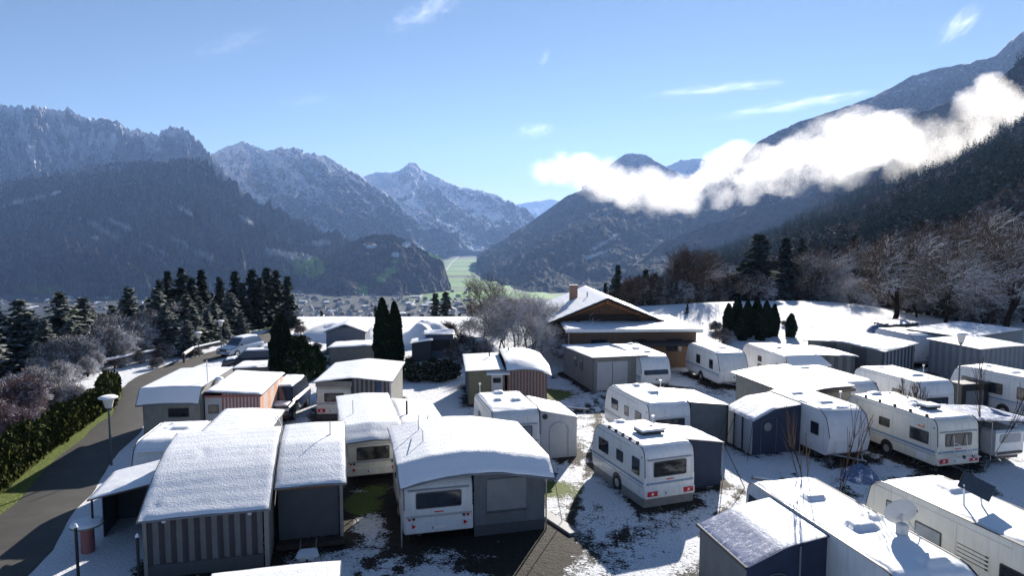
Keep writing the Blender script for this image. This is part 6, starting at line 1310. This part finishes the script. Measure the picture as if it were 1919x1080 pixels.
M['cloud']=vol_mat('cloud_vapour',.0115,.0085,1.48,2.1,.6,rough=.7)
def cloud(name,label,blobs,voxel=9.,mk='cloud'):
    mb=MB()
    for (px,py,d,r) in blobs:
        c=far(px,py,d); rm=r/FP*d*.92; ico(mb,c,rm,(1.0,.8,.92))
    o=mb.build(name,mk); tag(o,label,'cloud',kind='stuff')
    ng=bpy.data.node_groups.new('mesh_to_cloud','GeometryNodeTree'); ng.interface.new_socket('Geometry',in_out='INPUT',socket_type='NodeSocketGeometry'); ng.interface.new_socket('Geometry',in_out='OUTPUT',socket_type='NodeSocketGeometry')
    gi=ng.nodes.new('NodeGroupInput'); go=ng.nodes.new('NodeGroupOutput'); mv=ng.nodes.new('GeometryNodeMeshToVolume'); sm=ng.nodes.new('GeometryNodeSetMaterial')
    mv.resolution_mode='VOXEL_SIZE'; mv.inputs['Voxel Size'].default_value=voxel; mv.inputs['Density'].default_value=1.; mv.inputs['Interior Band Width'].default_value=voxel*9
    sm.inputs['Material'].default_value=M[mk]; ng.links.new(gi.outputs[0],mv.inputs['Mesh']); ng.links.new(mv.outputs[0],sm.inputs[0]); ng.links.new(sm.outputs[0],go.inputs[0])
    md=o.modifiers.new('vapour','NODES'); md.node_group=ng; return o
cloud('cloud','long bright white cloud bank lying across the dark slopes at right',[(1015,322,2700,30),(1050,318,2700,38),(1090,325,2650,46),(1130,335,2600,52),(1170,345,2550,52),(1210,352,2500,50),(1250,362,2450,48),(1290,362,2400,42),(1325,345,2300,34),(1352,312,2200,40),(1385,305,2200,48),(1425,318,2150,54),(1470,318,2100,58),(1515,292,2050,66),(1560,276,2000,74),(1610,262,1550,72),(1655,255,1450,50),(1350,368,2300,30),(1230,388,2450,26),(1180,378,2500,26),(1400,362,2200,28),(1300,392,2350,22),(1600,325,1700,36),(1560,325,1900,40),(1500,345,2050,30)])
cloud('cloud','thinning right end of the long cloud bank over the forested slope',[(1640,268,1250,50),(1690,262,1080,64),(1740,272,1010,62),(1790,280,980,56),(1840,280,960,46),(1885,278,950,38),(1925,285,940,30),(1680,312,1060,34),(1750,305,1000,34)],6.,'cloud_near')
cloud('cloud','smaller bright cloud puff above the right end of the long bank',[(1838,208,1050,40),(1868,192,1050,44),(1900,205,1030,44),(1935,215,1010,46),(1812,190,1060,24),(1856,162,1050,28),(1850,245,1040,34),(1800,215,1060,18)],6.,'cloud_near')
M['cirrus']=vol_mat('cirrus_vapour',.00034,2.2,.55,.9,.6,stretch=(2.2,1,.8),grid=False,rough=.7)
M['cirrus_f']=vol_mat('faint_cirrus_vapour',.0002,2.0,.54,.9,.6,stretch=(2.2,1,.8),grid=False,rough=.7)
for i,(px,py,rw,rh,ang,mm,lb) in enumerate([(1345,166,165,9,-5,'cirrus','long thin streak of cloud, higher one left of the mountain ridge'),(1490,196,185,13,-9,'cirrus','long thin streak of cloud, lower one reaching the mountain ridge'),(1003,244,46,17,-4,'cirrus','small wispy cloud above the valley gap'),(795,22,95,22,-22,'cirrus','feathery streak of cloud at the top edge, left of centre'),(1798,45,24,52,40,'cirrus','feathery wisp of cloud at the top right'),(430,82,100,16,-18,'cirrus_f','very faint veil of cloud high on the left'),(572,188,75,8,-6,'cirrus_f','very faint streak of cloud above the snowy ridge'),(1020,110,16,9,-50,'cirrus_f','tiny faint puff high in the middle of the sky')]):
    d=24000.; c=far(px,py,d); mb=MB(); ico(mb,(0,0,0),1.,n=14); o=mb.build('cirrus_cloud',mm); o.location=c; o.scale=(rw/FP*d,900,rh/FP*d); o.rotation_euler=(0,R(ang),0); tag(o,lb,'cloud',kind='stuff')
# haze: one closed box of even air round the scene
m=bpy.data.materials.new('valley_air'); m.use_nodes=True; nt=m.node_tree; nt.nodes.clear(); out=nd(nt,'ShaderNodeOutputMaterial'); pv=nd(nt,'ShaderNodeVolumePrincipled'); lk(nt,pv,0,out,'Volume')
pv.inputs['Color'].default_value=(.32,.53,1.,1); pv.inputs['Density'].default_value=HAZE; pv.inputs['Anisotropy'].default_value=.25; M['air']=m
o=MB().box(-15500,15500,-14500,18500,-420,2050).build('haze','air'); tag(o,None,None,kind='stuff')
# ================================================================= light
SUN_AZ=math.atan2(1400-959.5,FP); SUN_EL=R(22)
w=bpy.data.worlds.new('World'); sc.world=w; w.use_nodes=True; nt=w.node_tree; bg=nt.nodes['Background']
sky=nt.nodes.new('ShaderNodeTexSky'); sky.sky_type='NISHITA'; sky.sun_disc=False; sky.sun_elevation=SUN_EL; sky.sun_rotation=SUN_AZ; sky.altitude=2000; sky.air_density=1.; sky.dust_density=.05; sky.ozone_density=1.5
nt.links.new(sky.outputs[0],bg.inputs[0]); bg.inputs[1].default_value=SKY
ld=bpy.data.lights.new('sun','SUN'); ld.energy=SUN; ld.angle=R(.53); ld.color=(1,.93,.84); lo=bpy.data.objects.new('sun',ld); COL.objects.link(lo)
from mathutils import Vector
dv=Vector((sin(SUN_AZ)*cos(SUN_EL),cos(SUN_AZ)*cos(SUN_EL),sin(SUN_EL))); lo.rotation_euler=dv.to_track_quat('Z','Y').to_euler(); lo.location=(0,0,60)
cd=bpy.data.cameras.new('camera'); cam=bpy.data.objects.new('camera',cd); COL.objects.link(cam); cam.location=(0,0,CH); cam.rotation_euler=(R(90)-PITCH,0,0)
cd.sensor_width=36; cd.lens=36*FP/1919; cd.clip_start=.1; cd.clip_end=80000; sc.camera=cam
sc.view_settings.view_transform='Standard'; sc.view_settings.look='None'; sc.view_settings.exposure=EXPO; sc.view_settings.gamma=1
cy=sc.cycles; cy.max_bounces=6; cy.diffuse_bounces=3; cy.glossy_bounces=2; cy.transmission_bounces=2; cy.volume_bounces=VB; cy.transparent_max_bounces=8; cy.volume_step_rate=2.; cy.volume_max_steps=192; cy.use_denoising=True; cy.caustics_reflective=False; cy.caustics_refractive=False
sc.render.use_persistent_data=False
